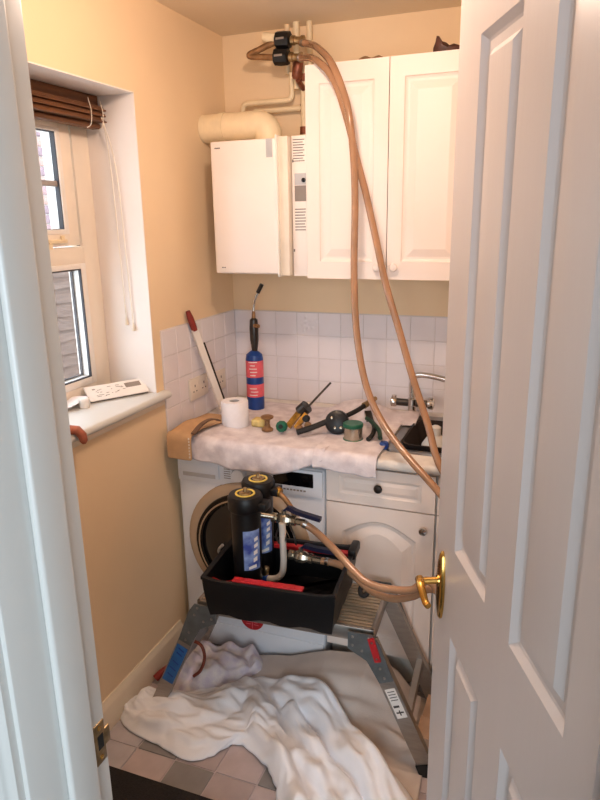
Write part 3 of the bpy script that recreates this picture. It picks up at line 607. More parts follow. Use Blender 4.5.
fi = empty('filter_unit', (.46, -.84, .493), 0, 'twin black magnetic water filter with valves standing in tote', 'filter')
for cx, cy, top in ((.462, -.895, .864), (.455, -.778, .868)):
    bm = BM(); lathe(bm, [(.042, .493), (.046, .5), (.0475, .6), (.049, top-.07), (.05, top-.05)], (cx, cy, 0), (0, 0, 1), 36); cn = obj('canister', bm, 'black', fi)
    bm = BM(); lathe(bm, [(.053, top-.055), (.057, top-.048), (.057, top-.012), (.052, top-.002), (.02, top)], (cx, cy, 0), (0, 0, 1), 36); obj('cap', bm, 'black', cn)
    bm = BM(); lathe(bm, [(.026, top-.0005), (.027, top+.002), (.032, top+.002), (.033, top-.0015)], (cx, cy, 0), (0, 0, 1), 32, caps=False); obj('yellow_ring', bm, 'yellow', cn)
    bm = BM(); lathe(bm, [(.02, top), (.018, top+.004), (.008, top+.006), (.006, top+.018), (.003, top+.02)], (cx, cy, 0), (0, 0, 1), 14); obj('vent', bm, 'oldbrass', cn)
    bm = BM(); n = 12; L1, L2 = [], []
    for k in range(n+1):
        a = R(-78+68*k/n); L1.append(bm.verts.new((cx+.0492*math.cos(a), cy+.0492*math.sin(a), .612))); L2.append(bm.verts.new((cx+.0502*math.cos(a), cy+.0502*math.sin(a), .752)))
    for k in range(n): bm.faces.new((L1[k], L1[k+1], L2[k+1], L2[k]))
    lb = obj('label', bm, 'labelblue', cn); bm = BM()
    for j, (a0, h0, h1) in enumerate(((-42, .64, .66), (-40, .665, .685), (-38, .69, .708), (-37, .712, .73), (-60, .616, .632))):
        a, b2 = R(a0), R(a0+(16 if j < 4 else 30)); rr_ = .0512
        bm.faces.new([bm.verts.new((cx+rr_*math.cos(t), cy+rr_*math.sin(t), z)) for t, z in ((a, h0), (b2, h0+.004), (b2, h1), (a, h1-.006))])
    obj('label_print', bm, 'labelwhite', lb, smooth=False)
    obj('head_block', bx(cx+.038, cx+.078, cy-.02, cy+.03, top-.05, top-.022, bev=.005), 'black', cn)
bm = BM(); tube(bm, [(.475, -.855, .775), (.53, -.83, .762)], .01, 12); obj('pipe', bm, 'tin', fi)
bm = BM(); tube(bm, [(.568, -.845, .752), (.572, -.85, .62)]+bend((.572, -.85, .7), (.57, -.852, .546), (.51, -.855, .543), .05)+[(.512, -.855, .543)], .0112, 14); obj('pipe', bm, 'chromepipe', fi)
bm = BM(); lathe(bm, [(.013, 0), (.013, .022)], (.515, -.855, .543), (-1, 0, 0), 8); obj('connector', bm, 'blue', fi)
bm = BM(); lathe(bm, [(.011, 0), (.013, .01), (.011, .03), (.008, .034)], (.5, -.85, .55), (.3, 0, 1), 10); obj('fitting', bm, 'oldbrass', fi)
def valve(p, d, lever_to, nm):
    p, d = Vector(p), Vector(d).normalized(); bm = BM()
    lathe(bm, [(.013, -.045), (.017, -.042), (.017, -.028), (.013, -.026), (.02, -.015), (.022, 0), (.02, .015), (.013, .026), (.017, .028), (.017, .042), (.012, .044), (.012, .075)], p, d, 8)
    cyl(bm, p, p+Vector((0, 0, .032)), .009, None, 10); v = obj('ball_valve', bm, 'tin', fi)
    bm = BM(); a = p+Vector((0, 0, .03)); b_ = Vector(lever_to); q = spline([a, a+Vector((.018, 0, .012)), a*.6+b_*.4+Vector((0, 0, .006)), b_], 5)
    for i in range(len(q)-1): bar(bm, q[i], q[i+1], .018 if i > 3 else .012, .014 if i > 3 else .008, (0, 0, 1))
    obj('valve_lever', bm, 'bluelever', v)
valve((.565, -.82, .754), (1, 0, -.02), (.695, -.825, .775), 'a'); valve((.615, -.8, .615), (1, 0, -.03), (.75, -.8, .652), 'b')
bm = BM(); tube(bm, spline([(.525, -.78, .83), (.555, -.79, .815), (.585, -.8, .785), (.6, -.81, .757)], 6), .009, 12); obj('pipe', bm, 'rust', fi)
bm = BM(); lathe(bm, [(.014, 0), (.017, .004), (.017, .016), (.014, .02)], (.52, -.778, .832), (1, -.1, -.2), 12); obj('union', bm, 'gold', fi)
bm = BM(); tube(bm, spline([(.57, -.835, .735), (.58, -.85, .70), (.565, -.85, .675), (.545, -.845, .70), (.555, -.835, .735)], 6), .003, 8); tube(bm, spline([(.59, -.83, .74), (.61, -.845, .71), (.615, -.845, .68)], 6), .0035, 8); obj('wire_clip', bm, 'darkmetal', fi)
bm = BM(); tube(bm, spline([(.828, -.735, .525), (.838, -.75, .508), (.83, -.765, .492), (.814, -.762, .492), (.81, -.75, .505), (.822, -.74, .52)], 6), .009, 10)
hk = obj('clamp', bm, 'rubber'); place(hk, 'small black curled clamp on platform beside the tote', 'clamp')

# ================================================================== CLOTHS
def gridobj(name, P, m, th=.003, sub=1):
    nu, nv = P.shape[:2]; me = bpy.data.meshes.new(name)
    f = [(i*nv+j, (i+1)*nv+j, (i+1)*nv+j+1, i*nv+j+1) for i in range(nu-1) for j in range(nv-1)]
    me.from_pydata(P.reshape(-1, 3).tolist(), [], f); me.materials.append(M[m])
    c = P.reshape(-1, 3); b = Vector(((c[:, 0].min()+c[:, 0].max())/2, (c[:, 1].min()+c[:, 1].max())/2, c[:, 2].min())); me.transform(Matrix.Translation(-b))
    o = bpy.data.objects.new(name, me); COL.objects.link(o); o.location = b; WM[o.name] = Matrix.Translation(b)
    for p in me.polygons: p.use_smooth = True
    if sub: s = o.modifiers.new('sub', 'SUBSURF'); s.levels = sub; s.render_levels = sub
    s = o.modifiers.new('solid', 'SOLIDIFY'); s.thickness = th; s.offset = 1
    return o
def wrinkle(P, grow_u, grow_v, under, steps=45, iters=6, seed=0, amp=.004, bend=.45, grav=4.0):
    """relax a cloth that is a little longer than the shape it lies on, so that it buckles into folds"""
    nu, nv = P.shape[:2]; rs = np.random.RandomState(seed); I, J = np.meshgrid(np.arange(nu), np.arange(nv), indexing='ij'); B = []
    for du, dv, k in ((1, 0, 1), (0, 1, 1), (1, 1, .3), (1, -1, .3), (2, 0, bend), (0, 2, bend)):
        for par in (0, 1):
            key = ((I//du) if du else (J//dv)) % 2; ok = (I+du < nu) & (J+dv < nv) & (J+dv >= 0) & (key == par)
            a, b, c, d = I[ok], J[ok], I[ok]+du, J[ok]+dv; D = P[c, d]-P[a, b]
            gu = np.abs(D); r = np.linalg.norm(D, axis=1); g = math.hypot(du*grow_u, dv*grow_v)/math.hypot(du, dv); B.append((a, b, c, d, (r*g)[:, None], k))
    fl = under(P); Q0 = P.copy(); P = P.copy(); P[..., 2] += amp*np.abs(vnoise(P[..., 0]*2.4, P[..., 1]*2.4, seed))+amp*.3*rs.randn(nu, nv); V = np.zeros_like(P); dt = .01
    for s_ in range(steps):
        V *= .9; V[..., 2] -= grav*dt; Q = P+V*dt
        for it in range(iters):
            for a, b, c, d, r, k in B:
                D = Q[c, d]-Q[a, b]; L = np.linalg.norm(D, axis=1, keepdims=True)+1e-9; co = .45*k*(L-r)/L*D
                Q[a, b] += co; Q[c, d] -= co
            Q[..., :2] = Q[..., :2]*.97+Q0[..., :2]*.03
            Q[..., 2] = np.maximum(Q[..., 2], fl)
        V = (Q-P)/dt; sp = np.linalg.norm(V, axis=2, keepdims=True); V *= np.minimum(1, 1.5/(sp+1e-9)); P = Q
    return P
def vnoise(x, y, seed=0):
    rs = np.random.RandomState(seed); out = np.zeros_like(x)
    for k in range(14):
        a = rs.rand()*2*PI; fq = 6+22*rs.rand(); out += np.sin((x*math.cos(a)+y*math.sin(a))*fq+rs.rand()*6.28)/(1+fq*.06)
    return out/5

# cream dust sheet heaped against the machine, running right to the platform foot
def heap(x, y):
    h = np.interp(x, [.27, .35, .5, .66, .82, .92, .99, 1.06], [.02, .04, .07, .135, .16, .115, .03, .01])
    t = np.clip((-.67-y)/.3, 0, 1)
    return .008+h*(.5+.5*np.cos(PI*t))
nu, nv = 90, 60
U, Vv = np.meshgrid(np.linspace(0, 1, nu), np.linspace(0, 1, nv), indexing='ij')
X = .3+(.76+.05*Vv)*U; Y = -.632-(.28+.24*np.clip((U-.25)*2, 0, 1))*Vv+.02*np.sin(U*7)*Vv
X = X+.03*Vv*np.sin(U*5); Y = Y-.05*U*Vv
rip = np.sin(Y*62+2.6*np.sin(X*5.5)+X*7)+.6*np.sin(Y*105-X*11+1.5*np.sin(X*9))
Z = heap(X, Y)+.005*vnoise(X*1.6, Y*.8, 3)+.008*rip*np.clip((X-.42)*3, 0, 1)*np.clip((-.69-Y)*12, 0, 1)*np.clip((Y+1.06)*6, 0, 1)
Z = np.maximum(Z, .006)
ds = gridobj('dust_sheet', np.stack([X, Y, Z], 2), 'sheet', .003); place(ds, 'cream dust sheet spread under platform against washing machine base', 'dust sheet')

# bunched cloths: a ruled surface between two outlines, raised along soft tubular folds
def smax(a, b, k): return .5*(a+b+np.sqrt((a-b)**2+k*k))
def seglat(px, py, pts):
    best = np.full(px.shape, 9.0); pos = np.zeros(px.shape); n = len(pts)
    for i in range(n-1):
        a, b = np.array(pts[i][:2]), np.array(pts[i+1][:2]); d = b-a; L2 = d@d
        t = np.clip(((px-a[0])*d[0]+(py-a[1])*d[1])/L2, 0, 1); q = np.hypot(px-a[0]-t*d[0], py-a[1]-t*d[1]); m_ = q < best
        best = np.where(m_, q, best); pos = np.where(m_, (i+t)/(n-1), pos)
    return best, pos
def bunch(name, LB, UB, ridges, m, nu=110, nv=60, base=None, seed=1, fine=.003, th=.0025, swell=.012, grow=(1.04, 1.17), soft=2):
    L, Uu = spline([(a, b, 0) for a, b in LB], 30), spline([(a, b, 0) for a, b in UB], 30)
    P = np.zeros((nu, nv, 3))
    for i in range(nu):
        a = L[round((len(L)-1)*i/(nu-1))]; b = Uu[round((len(Uu)-1)*i/(nu-1))]
        for j in range(nv): P[i, j, :2] = (a*(1-j/(nv-1))+b*(j/(nv-1)))[:2]
    x, y = P[..., 0], P[..., 1]
    wx = x+.012*vnoise(x*1.3, y*1.3, seed+3); wy = y+.012*vnoise(x*1.3, y*1.3, seed+4)
    h = np.full(x.shape, .008)
    for pts, hh, w in ridges:
        pts = [tuple(p) for p in spline([(a, b, 0) for a, b in pts], 8)]
        d, s_ = seglat(wx, wy, pts); ends = np.clip(np.minimum(s_, 1-s_)*9+.35, 0, 1)
        h = smax(h, hh*ends*np.sqrt(np.clip(1-(d/w)**2, 0, 1))*(1+.18*np.sin(s_*17+hh*300)), .012)
    V2 = np.linspace(0, 1, nv)[None, :]; U2 = np.linspace(0, 1, nu)[:, None]
    e = np.clip(np.minimum(np.minimum(V2, 1-V2)*9, np.minimum(U2, 1-U2)*14), 0, 1)**.5
    h = h+swell*e+fine*vnoise(x*3.2, y*3.2, seed)*e+fine*.7*np.abs(vnoise(x*6+h*30, y*6, seed+9))
    z = h*(.25+.75*e)
    fl_ = base(x, y) if base else 0
    P[..., 2] = np.maximum(z, .004)+fl_
    und = P[..., 2]*.8+.001
    P = wrinkle(P, grow[0], grow[1], lambda q: und, seed=seed)
    for _ in range(soft): P[1:-1, 1:-1] = .5*P[1:-1, 1:-1]+.125*(P[2:, 1:-1]+P[:-2, 1:-1]+P[1:-1, 2:]+P[1:-1, :-2])
    return gridobj(name, P, m, th)
wc_ = bunch('white_cloth', [(-.0, -1.0), (.02, -1.06), (.086, -1.1), (.216, -1.125), (.342, -1.145), (.41, -1.1), (.455, -1.035), (.541, -1.05), (.642, -1.135), (.7, -1.22), (.75, -1.31)],
  [(.02, -.95), (.09, -.92), (.2, -.88), (.33, -.77), (.43, -.72), (.552, -.74), (.684, -.77), (.836, -.86), (.96, -.965), (1.06, -1.06), (1.16, -1.18)],
  [([(.03, -.99), (.132, -.985), (.28, -.96), (.376, -.869), (.43, -.78)], .07, .055), ([(.09, -1.07), (.2, -1.065), (.31, -.99), (.41, -.88)], .05, .042),
   ([(.235, -1.12), (.33, -1.07), (.44, -.96), (.5, -.85)], .026, .04), ([(.5, -.8), (.64, -.83), (.769, -.905), (.871, -.995), (1.0, -1.12), (1.08, -1.2)], .095, .06),
   ([(.433, -.8), (.5, -.94), (.6, -1.05), (.69, -1.15), (.78, -1.28)], .075, .045), ([(.657, -1.085), (.706, -1.05), (.787, -1.1), (.9, -1.22)], .055, .035),
   ([(.57, -.85), (.63, -.92), (.72, -.99), (.82, -1.07), (.95, -1.2)], .06, .03), ([(.52, -.9), (.56, -.96), (.6, -.99)], .06, .025)],
  'whitecloth', base=lambda x, y: .012*((y < -1.255)*1.0)+.55*heap(x, y)*np.clip((x-.36)/.1, 0, 1)*np.clip((y+1.0)/.08, 0, 1), seed=5)
place(wc_, 'large crumpled white cloth bunched on the floor tiles', 'cloth')
rg = bunch('rag', [(.06, -.86), (.15, -.89), (.25, -.86), (.36, -.78), (.42, -.72)], [(.1, -.72), (.17, -.67), (.25, -.65), (.33, -.64), (.42, -.66)],
  [([(.09, -.83), (.15, -.78), (.2, -.7)], .10, .07), ([(.2, -.85), (.26, -.78), (.3, -.69)], .11, .075), ([(.3, -.78), (.36, -.72), (.41, -.69)], .09, .06), ([(.12, -.72), (.25, -.68), (.38, -.67)], .1, .05)], 'rag', 60, 44, seed=13, grow=(1.0, 1.05), soft=8)
place(rg, 'crumpled rag with purple marks behind the left platform leg', 'rag')
bm = BM(); tube(bm, spline([(.16, -.8, .16), (.19, -.82, .195), (.225, -.83, .19), (.24, -.84, .15), (.225, -.85, .1), (.2, -.86, .075)], 6), .006, 10); place(obj('cable', bm, 'soil'), 'short red brown cable arched over the rag', 'cable')
bm = BM(); tube(bm, spline([(.03, -.86, .02), (.045, -.84, .035), (.06, -.81, .04), (.08, -.78, .03)], 6), .014, 12); place(obj('red_hose_end', bm, 'darkred'), 'dark red bundle end beside the skirting behind the platform leg', 'hose end')
bx_ = empty('cardboard_box', (1.17, -.82, 0), 0, 'brown cardboard box between the platform leg and the door', 'box')
obj('carton', bx(1.045, 1.33, -.925, -.715, .003, .12, bev=.002), 'card', bx_); obj('flap', bx(1.042, 1.333, -.925, -.83, .1205, .1245), 'card', bx_, smooth=False)
place(obj('door_mat', bx(.06, 1.1, -1.95, -1.262, .002, .014, bev=.004), 'mat_'), 'dark flat mat on the floor tiles inside the doorway', 'mat')

# worktop sheets draped over the front edge
def drape(x0, x1, drop, yback, seed, z=.925, nx=60, ny=46, skew=0, m='sheetwork', lump=.008, front=-.624, th=.003, edge=None):
    U, T = np.meshgrid(np.linspace(0, 1, nx), np.linspace(0, 1, ny), indexing='ij'); run = front-yback; Ltop = abs(run)
    rs = np.random.RandomState(seed); P = np.zeros((nx, ny, 3))
    x = x0+(x1-x0)*U; dr = np.array([drop(u) for u in U[:, 0]])[:, None]; s = T*(Ltop+.02+dr)
    top = s < Ltop; arc = (s >= Ltop) & (s < Ltop+.02); fall = s-Ltop-.02
    nz = vnoise(x*1.4, s*1.2, seed)+.7*np.abs(vnoise(x*4+s*2, s*4-x*2, seed+5)); nz2 = vnoise(x*3, s*1, seed+1)
    y = np.where(top, yback-s, np.where(arc, front-.013*np.sin((s-Ltop)/.02*PI/2), front-.013-.004-.017*np.abs(nz2)*np.clip(fall*20, 0, 1)-.006*np.abs(vnoise(x*4+s*3, s*2, seed+8))*np.clip(fall*20, 0, 1)-.004*np.sin(x*60+seed)*np.clip(fall*15, 0, 1)))
    zz = np.where(top, z+lump*(1+nz)+lump*.5*nz2, np.where(arc, z-.013*(1-np.cos((s-Ltop)/.02*PI/2))+lump*(1+nz)*(1-(s-Ltop)/.02), z-.013-fall))
    P[..., 0] = x+skew*T*(U-.0)+.004*nz2; P[..., 1] = y+(edge(U, T) if edge else 0); P[..., 2] = zz
    return gridobj('worktop_sheet', P, m, th)
o = drape(.075, .66, lambda u: float(np.interp(u, [0, .2, .4, .65, .8, .92, 1], [.05, .066, .082, .078, .062, .03, .006])), -.09, 4, skew=-.02); place(o, 'grubby pale sheet over worktop, its larger left part above the washing machine', 'worktop sheet')
o = drape(.6, .83, lambda u: .04+.016*u, -.12, 11, z=.931, lump=.005); place(o, 'grubby pale sheet over worktop, smaller right part above the drawer', 'worktop sheet')
U, T = np.meshgrid(np.linspace(0, 1, 36), np.linspace(0, 1, 20), indexing='ij')
X = .5+.38*U; Y = -.06-.2*T+.02*np.sin(U*8); Z = .936+.065*np.sin(PI*T)*(.4+.6*np.abs(np.sin(U*3.3+.6)))*np.sin(PI*np.clip(U, .02, .98))**.5+.005*vnoise(X*2, Y*2, 8)
place(gridobj('folded_cloth', np.stack([X, Y, np.maximum(Z, .936)], 2), 'sheetwork', .004), 'rucked pale cloth heaped at the back of the worktop by the tap', 'cloth')
# tan canvas bag flopped over the corner
pb = empty('tan_pouch', (.1, -.5, .925), 0, 'tan canvas tool pouch flopped over the left corner of worktop', 'pouch')
U, T = np.meshgrid(np.linspace(0, 1, 26), np.linspace(0, 1, 40), indexing='ij')
s = T*.44; Lt = .30; x = .03+.1*U+.08*np.clip((.22-s)/.22, 0, 1)*U
y = np.where(s < Lt, -.345-s, -.645-.018*np.sin(np.clip((s-Lt)/.04, 0, 1)*PI/2)); z = np.where(s < Lt, .938+.03*np.sin(PI*np.clip(s/Lt, 0, 1)*.75)*np.sin(PI*(.15+.7*U)), .956-np.clip(s-Lt-.0, 0, 1)*.75)+.006*vnoise(x*3, s*2, 21)
o = gridobj('pouch_flap', np.stack([x, y, z], 2), 'tan', .008); o.parent = pb; o.matrix_parent_inverse = WM['tan_pouch'].inverted()
bm = BM(); q = spline([(.14, -.655, .955), (.146, -.61, .975), (.153, -.565, .982), (.162, -.53, .978), (.17, -.505, .965)], 5)
for i in range(len(q)-1): bar(bm, q[i], q[i+1], .02, .005, (0, .3, 1))
obj('strap', bm, 'strap', pb)
bm = BM(); [box(bm, .124, .128, -.667, -.664, .862+.012*k, .869+.012*k) for k in range(7)]; obj('stitching', bm, 'cord', pb, smooth=False)

# ================================================================== THINGS ON THE WORKTOP
ZT = .934
gc = empty('gas_torch', (.187, -.2, ZT-.004), 0, 'blue gas cylinder with red labels and blowtorch nozzle', 'blowtorch')
z0 = ZT-.004
bm = BM(); lathe(bm, [(.03, 0), (.036, .004), (.037, .02), (.037, .22), (.034, .238), (.02, .25), (.012, .255)], (.187, -.2, z0), (0, 0, 1), 32); obj('cylinder', bm, 'blue', gc)
for a, b_ in ((.06, .115), (.145, .215)):
    bm = BM(); lathe(bm, [(.0374, a), (.0374, b_)], (.187, -.2, z0), (0, 0, 1), 32, caps=False); lb = obj('label', bm, 'redlabel', gc)
    bm = BM()
    for k in range(int((b_-a)/.014)):
        zz = z0+a+.008+.014*k; n = 6; a0, a1 = R(-110+random.random()*15), R(-45-random.random()*20)
        lo = [bm.verts.new((.187+.0378*math.cos(a0+(a1-a0)*i/n), -.2+.0378*math.sin(a0+(a1-a0)*i/n), zz)) for i in range(n+1)]; hi = [bm.verts.new(v.co+Vector((0, 0, .0035))) for v in lo]
        for i in range(n): bm.faces.new((lo[i], lo[i+1], hi[i+1], hi[i]))
    obj('label_print', bm, 'labelwhite', lb, smooth=False)
bm = BM(); lathe(bm, [(.011, .25), (.013, .262), (.018, .3), (.019, .35), (.016, .385), (.008, .392)], (.19, -.2, z0), (0, 0, 1), 18); obj('torch_grip', bm, 'darkmetal', gc)
bm = BM(); cyl(bm, (.2, -.215, z0+.362), (.222, -.222, z0+.362), .008, None, 12); cyl(bm, (.19, -.2, z0+.388), (.191, -.2, z0+.42), .009, .006, 12); obj('torch_valve', bm, 'rust', gc)
bm = BM(); tube(bm, spline([(.191, -.2, z0+.41), (.192, -.2, z0+.44), (.2, -.2, z0+.47), (.215, -.2, z0+.5)], 6), .0055, 10); obj('torch_tube', bm, 'chrome', gc)
bm = BM(); cyl(bm, (.213, -.2, z0+.496), (.232, -.2, z0+.53), .0085, None, 14); obj('nozzle', bm, 'darkmetal', gc)
tr_ = empty('paper_roll', (.212, -.45, ZT), 0, 'white toilet paper roll standing on worktop sheet', 'paper roll')
bm = BM(); lathe(bm, [(.02, 0), (.052, .001), (.053, .004), (.053, .098), (.051, .101), (.022, .101), (.02, .099), (.02, .0)], (.212, -.45, ZT), (0, 0, 1), 40, caps=False); obj('tissue', bm, 'paper', tr_)
bm = BM(); lathe(bm, [(.0195, 0), (.0195, .1), (.0185, .1), (.0185, 0)], (.212, -.45, ZT), (0, 0, 1), 28, caps=False); obj('core', bm, 'appgrey', tr_)
# long white bar tool leaning in the corner
sw = empty('hand_saw', (.085, -.31, ZT), 0, 'long white bar tool with dark red handle leaning in tiled corner', 'saw')
a = Vector((.088, -.305, ZT+.002)); b_ = Vector((.028, -.408, 1.30)); d = (b_-a).normalized()
bm = BM(); bar(bm, a, b_, .026, .014, (.8, -.6, .2)); obj('blade_sleeve', bm, 'labelwhite', sw, smooth=False)
bm = BM(); off = Vector((.013, .013, 0)); bar(bm, a+off, b_+off-d*.06, .008, .005, (.8, -.6, .2)); obj('dark_edge', bm, 'darkmetal', sw, smooth=False)
bm = BM(); q = [b_-d*.005, b_+d*.02, b_+d*.05, b_+d*.078]; tube(bm, q, [.012, .0135, .013, .009], 12); obj('handle', bm, 'darkred', sw)
# wall sockets
def sock(y0, y1, z0_, z1, lab):
    e = empty('wall_socket', (.006, (y0+y1)/2, z0_), 0, lab, 'socket')
    obj('face_plate', bx(.006, .016, y0, y1, z0_, z1, bev=.003), 'socket', e)
    n = 2 if y1-y0 > .1 else 1
    for k in range(n):
        c = y0+(y1-y0)*(k+.5)/n; bm = BM(); zc = (z0_+z1)/2
        box(bm, .0155, .0165, c-.003, c+.003, zc+.008, zc+.018); box(bm, .0155, .0165, c-.015, c-.008, zc-.012, zc-.007); box(bm, .0155, .0165, c+.008, c+.015, zc-.012, zc-.007); obj('pin_hole', bm, 'print', e, smooth=False)
        obj('switch', bx(.0155, .0185, c+.018, c+.026, zc+.012, zc+.028, bev=.001), 'socket', e)
sock(-.445, -.299, 1.012, 1.1, 'double wall socket on left tiles nearest the window'); sock(-.225, -.139, 1.0, 1.086, 'single wall socket nearest the tiled corner')
place(obj('sponge', bx(.278, .335, -.45, -.4, ZT, ZT+.03, bev=.008, seg=3), 'sponge'), 'yellow sponge beside the paper roll', 'sponge')
bm = BM(); lathe(bm, [(.022, 0), (.023, .006), (.012, .014), (.0095, .028), (.011, .042), (.024, .05), (.025, .056), (.016, .06)], (.358, -.47, ZT), (0, 0, 1), 24); place(obj('brass_fitting', bm, 'rust'), 'spool shaped dull brass fitting beside the yellow sponge', 'fitting')
gk = empty('green_cap', (.425, -.485, ZT), 0, 'small green plastic cap lying on its side', 'cap')
bm = BM(); lathe(bm, [(.018, 0), (.022, .004), (.023, .014), (.02, .02), (.012, .021)], (.425, -.478, ZT+.025), (0, -1, .25), 10); obj('cap_body', bm, 'green', gk)
bm = BM(); lathe(bm, [(.009, 0), (.009, .003), (.004, .004)], (.425, -.498, ZT+.03), (0, -1, .25), 10); obj('cap_centre', bm, 'rubber', gk)
pcut = empty('pipe_cutter', (.5, -.42, ZT), 0, 'gold and black pipe cutter with a thin rod sticking up', 'pipe cutter')
bm = BM(); bar(bm, (.445, -.44, ZT+.012), (.485, -.4, ZT+.07), .022, .018, (0, -1, .3)); bar(bm, (.48, -.45, ZT+.012), (.51, -.41, ZT+.06), .018, .016, (0, -1, .3)); obj('jaw', bm, 'gold', pcut)
bm = BM(); cyl(bm, (.478, -.39, ZT+.06), (.505, -.39, ZT+.085), .026, .026, 18); obj('drum', bm, 'darkmetal', pcut)
bm = BM(); [lathe(bm, [(.012, -.008), (.014, 0), (.012, .008)], p, (0, -1, .2), 14) for p in ((.5, -.46, ZT+.016), (.53, -.45, ZT+.03))]; obj('roller', bm, 'rust', pcut)
bm = BM(); lathe(bm, [(.012, -.012), (.015, 0), (.012, .012)], (.52, -.44, ZT+.052), (0, -1, .2), 14); obj('knob', bm, 'rubber', pcut)
bm = BM(); cyl(bm, (.505, -.38, ZT+.08), (.575, -.31, ZT+.165), .0042, None, 10); obj('rod', bm, 'darkmetal', pcut)
pcut.location.x -= .014; pcut.location.z += .0
gr = empty('angle_wrench', (.62, -.43, ZT), 0, 'black round headed tool with long handle across the sheet', 'wrench')
bm = BM(); lathe(bm, [(.03, -.024), (.043, -.018), (.046, 0), (.043, .018), (.03, .024)], (.625, -.43, ZT+.046), (.25, -1, .35), 28); hd = obj('head', bm, 'black', gr)
bm = BM(); [lathe(bm, [(.006, 0), (.005, .004), (.002, .005)], Vector((.631, -.4535, ZT+.054))+Vector(v), (.25, -1, .35), 12) for v in ((-.02, .002, .014), (.018, -.008, -.018), (-.004, -.01, -.02))]; obj('bolt', bm, 'tin', hd)
bm = BM(); tube(bm, spline([(.49, -.5, ZT+.014), (.54, -.475, ZT+.03), (.59, -.445, ZT+.05)], 5), .011, 12); tube(bm, spline([(.65, -.41, ZT+.065), (.68, -.35, ZT+.075), (.705, -.29, ZT+.088)], 5), .009, 12); obj('shaft', bm, 'rubber', gr)
bm = BM(); cyl(bm, (.695, -.31, ZT+.083), (.725, -.25, ZT+.1), .013, .009, 12); obj('shaft_end', bm, 'oldbrass', gr)
ti = empty('solder_tin', (.7, -.475, ZT), 0, 'small steel tin with green lid and green base rim', 'tin')
bm = BM(); cyl(bm, (.7, -.475, ZT+.004), (.7, -.475, ZT+.052), .034, None, 32); obj('tin_body', bm, 'tin', ti)
bm = BM(); lathe(bm, [(.036, .05), (.037, .052), (.037, .062), (.034, .065), (.01, .065)], (.7, -.475, ZT), (0, 0, 1), 32); obj('lid', bm, 'green', ti)
bm = BM(); lathe(bm, [(.034, 0), (.0365, .001), (.0365, .006), (.034, .007)], (.7, -.475, ZT), (0, 0, 1), 32); obj('base_rim', bm, 'green', ti)
pg = empty('pliers', (.76, -.42, ZT), 0, 'dark green handled pliers lying behind the solder tin', 'pliers')
for s_, pts in ((0, [(.72, -.36, ZT+.05), (.75, -.39, ZT+.045), (.785, -.43, ZT+.03), (.8, -.47, ZT+.014)]), (1, [(.735, -.34, ZT+.035), (.76, -.4, ZT+.028), (.765, -.45, ZT+.016), (.76, -.49, ZT+.012)])):
    bm = BM(); tube(bm, spline(pts, 5), .0085, 10); obj('plier_grip', bm, 'rubber' if s_ else 'darkgreen', pg)
bm = BM(); bar(bm, (.735, -.37, ZT+.045), (.71, -.31, ZT+.06), .026, .012, (0, 0, 1)); obj('jaw', bm, 'darkmetal', pg)
bm = BM(); lathe(bm, [(.012, 0), (.016, .003), (.017, .018), (.012, .026), (.004, .028)], (.822, -.5, .922), (0, 0, 1), 16); bc = obj('blue_cap', bm, 'blue'); place(bc, 'small blue cap on worktop beside the sink', 'cap')

# ------------------------------------------------------------------ sill things
cpn = empty('control_panel', (-.1, -.78, WZ0+.002), 0, 'white flat control panel with small grey display on sill', 'panel')
Q = [Vector(p) for p in ((-.139, -.862, WZ0+.005), (-.022, -.66, WZ0+.005), (-.082, -.666, WZ0+.055), (-.185, -.838, WZ0+.045))]
Q[1] = Vector((-.026, -.672, WZ0+.005)); Q[2] = Q[1]+Q[3]-Q[0]; nrm = (Q[1]-Q[0]).cross(Q[3]-Q[0]).normalized()
if nrm.z < 0: nrm = -nrm
def qp(u, v, h=0): return Q[0]*(1-u)*(1-v)+Q[1]*u*(1-v)+Q[2]*u*v+Q[3]*(1-u)*v+nrm*h
def patch(u0, u1, v0, v1, h0, h1):
    bm = BM(); ringsurf(bm, [[qp(u, v, h) for u, v in ((u0, v0), (u1, v0), (u1, v1), (u0, v1))] for h in (h0, h1)]); return bm
obj('front_plate', patch(0, 1, 0, 1, .004, .009), 'labelwhite', cpn, smooth=False); obj('back_plate', patch(.01, .99, .0, .97, 0, .004), 'rubber', cpn, smooth=False)
obj('display', patch(.66, .93, .52, .84, .009, .0095), 'labelgrey', cpn, smooth=False)
bm = BM()
for k in range(26):
    u = .1+.5*random.random(); v = .15+.65*random.random(); w = .02+.05*random.random()
    ringsurf(bm, [[qp(a, b2, h) for a, b2 in ((u, v), (u+w, v), (u+w, v+.03), (u, v+.03))] for h in (.009, .0094)])
obj('printed_marks', bm, 'labelgrey', cpn, smooth=False)
bm = BM(); lathe(bm, [(.017, 0), (.018, .003), (.018, .028), (.014, .033), (.005, .034)], (-.13, -.905, WZ0+.002), (0, 0, 1), 20); place(obj('bottle_cap', bm, 'upvc'), 'small white round cap on sill beside the control panel', 'cap')
bm = BM(); q = spline([(-.19, -1.02, WZ0+.004), (-.16, -.95, WZ0+.02), (-.165, -.89, WZ0+.03), (-.18, -.84, WZ0+.022)], 5)
for i in range(len(q)-1): bar(bm, q[i], q[i+1], .05, .002, (0, 0, 1))
ob = obj('folded_leaflet', bm, 'paper'); place(ob, 'curled white leaflet behind the round cap on sill', 'leaflet')
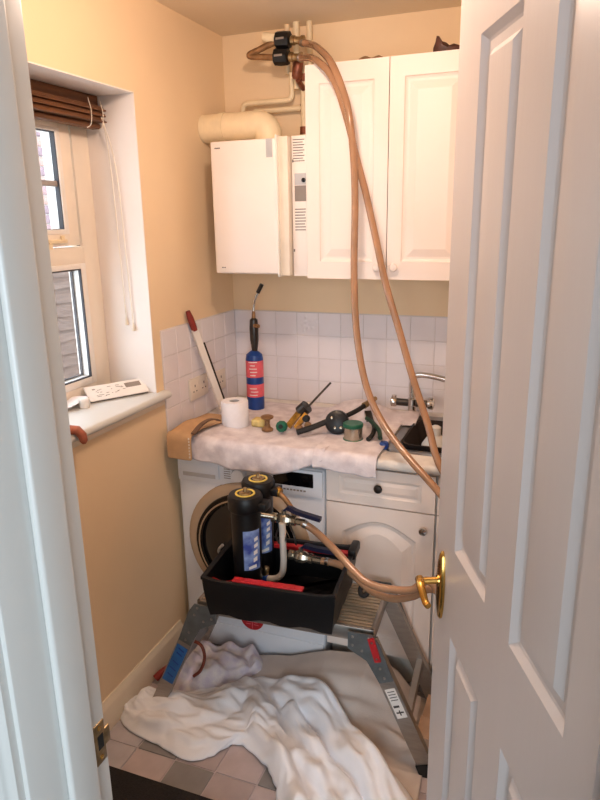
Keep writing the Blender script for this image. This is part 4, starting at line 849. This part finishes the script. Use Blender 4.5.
bm = BM(); tube(bm, [(-.02, -1.19, WZ0+.017), (.0, -1.175, WZ0+.017), (.02, -1.16, WZ0+.016), (.038, -1.148, WZ0+.012), (.05, -1.143, WZ0-.004), (.053, -1.142, WZ0-.022), (.053, -1.142, WZ0-.03)], [.013, .014, .0145, .0145, .014, .012, .006], 14); place(obj('brown_tool', bm, 'skin'), 'reddish brown rounded tool handle poking over sill by door frame', 'tool')

# ------------------------------------------------------------------ on top of the wall cabinet
bm = BM(); prof = [(.905, 2.224), (.905, 2.243), (.912, 2.262), (.916, 2.283), (.924, 2.281), (.935, 2.264), (.95, 2.258), (.962, 2.248), (.978, 2.252), (.995, 2.246), (1.01, 2.24), (1.02, 2.224)]
c = sum((Vector((x, 0, z)) for x, z in prof), Vector())/len(prof)
ringsurf(bm, [[Vector((c.x+(x-c.x)*s, y, 2.224+(z-2.224)*s+(0))) for x, z in prof] for s, y in ((.55, -.3), (.9, -.29), (1, -.265), (.9, -.235), (.5, -.22))]); place(obj('dark_ornament', bm, 'ornament'), 'dark brown jagged ornament on top of the right cabinet door', 'ornament')
bm = BM()
q = spline([(.66, -.29, 2.228), (.68, -.285, 2.236), (.7, -.28, 2.23), (.725, -.285, 2.234), (.74, -.29, 2.227)], 4); tube(bm, q, .005, 8); place(obj('dried_stem', bm, 'rust'), 'short brown dried stem on top of the left cabinet door', 'stem')

# ------------------------------------------------------------------ ceiling lamp of the room (light in its builder)
LX, LY = .76, -1.22
cl = empty('ceiling_lamp', (LX, LY, HC-.09), 0, 'small round ceiling lamp above the middle of the room', 'lamp')
bm = BM(); lathe(bm, [(.06, 0), (.055, -.02), (.02, -.03)], (LX, LY, HC-.0005), (0, 0, 1), 24); obj('ceiling_rose', bm, 'gloss', cl)
bm = BM(); lathe(bm, [(.018, -.03), (.03, -.045), (.034, -.06), (.026, -.08), (.004, -.088)], (LX, LY, HC), (0, 0, 1), 24); obj('bulb', bm, 'lampglass', cl)
ll = lamp('ceiling_lamp_light', 'POINT', (LX, LY, HC-.12), 19.5, (1.0, .75, .60), .04)

for o in list(bpy.data.objects):
    n = o.name.split('.')[0]
    if o.parent is not None and n in ('printed_marks', 'printed_text', 'label_print', 'sticker_print', 'maker_marks', 'stitching', 'pin_hole', 'relief', 'rivet'): o['kind'] = 'stuff'
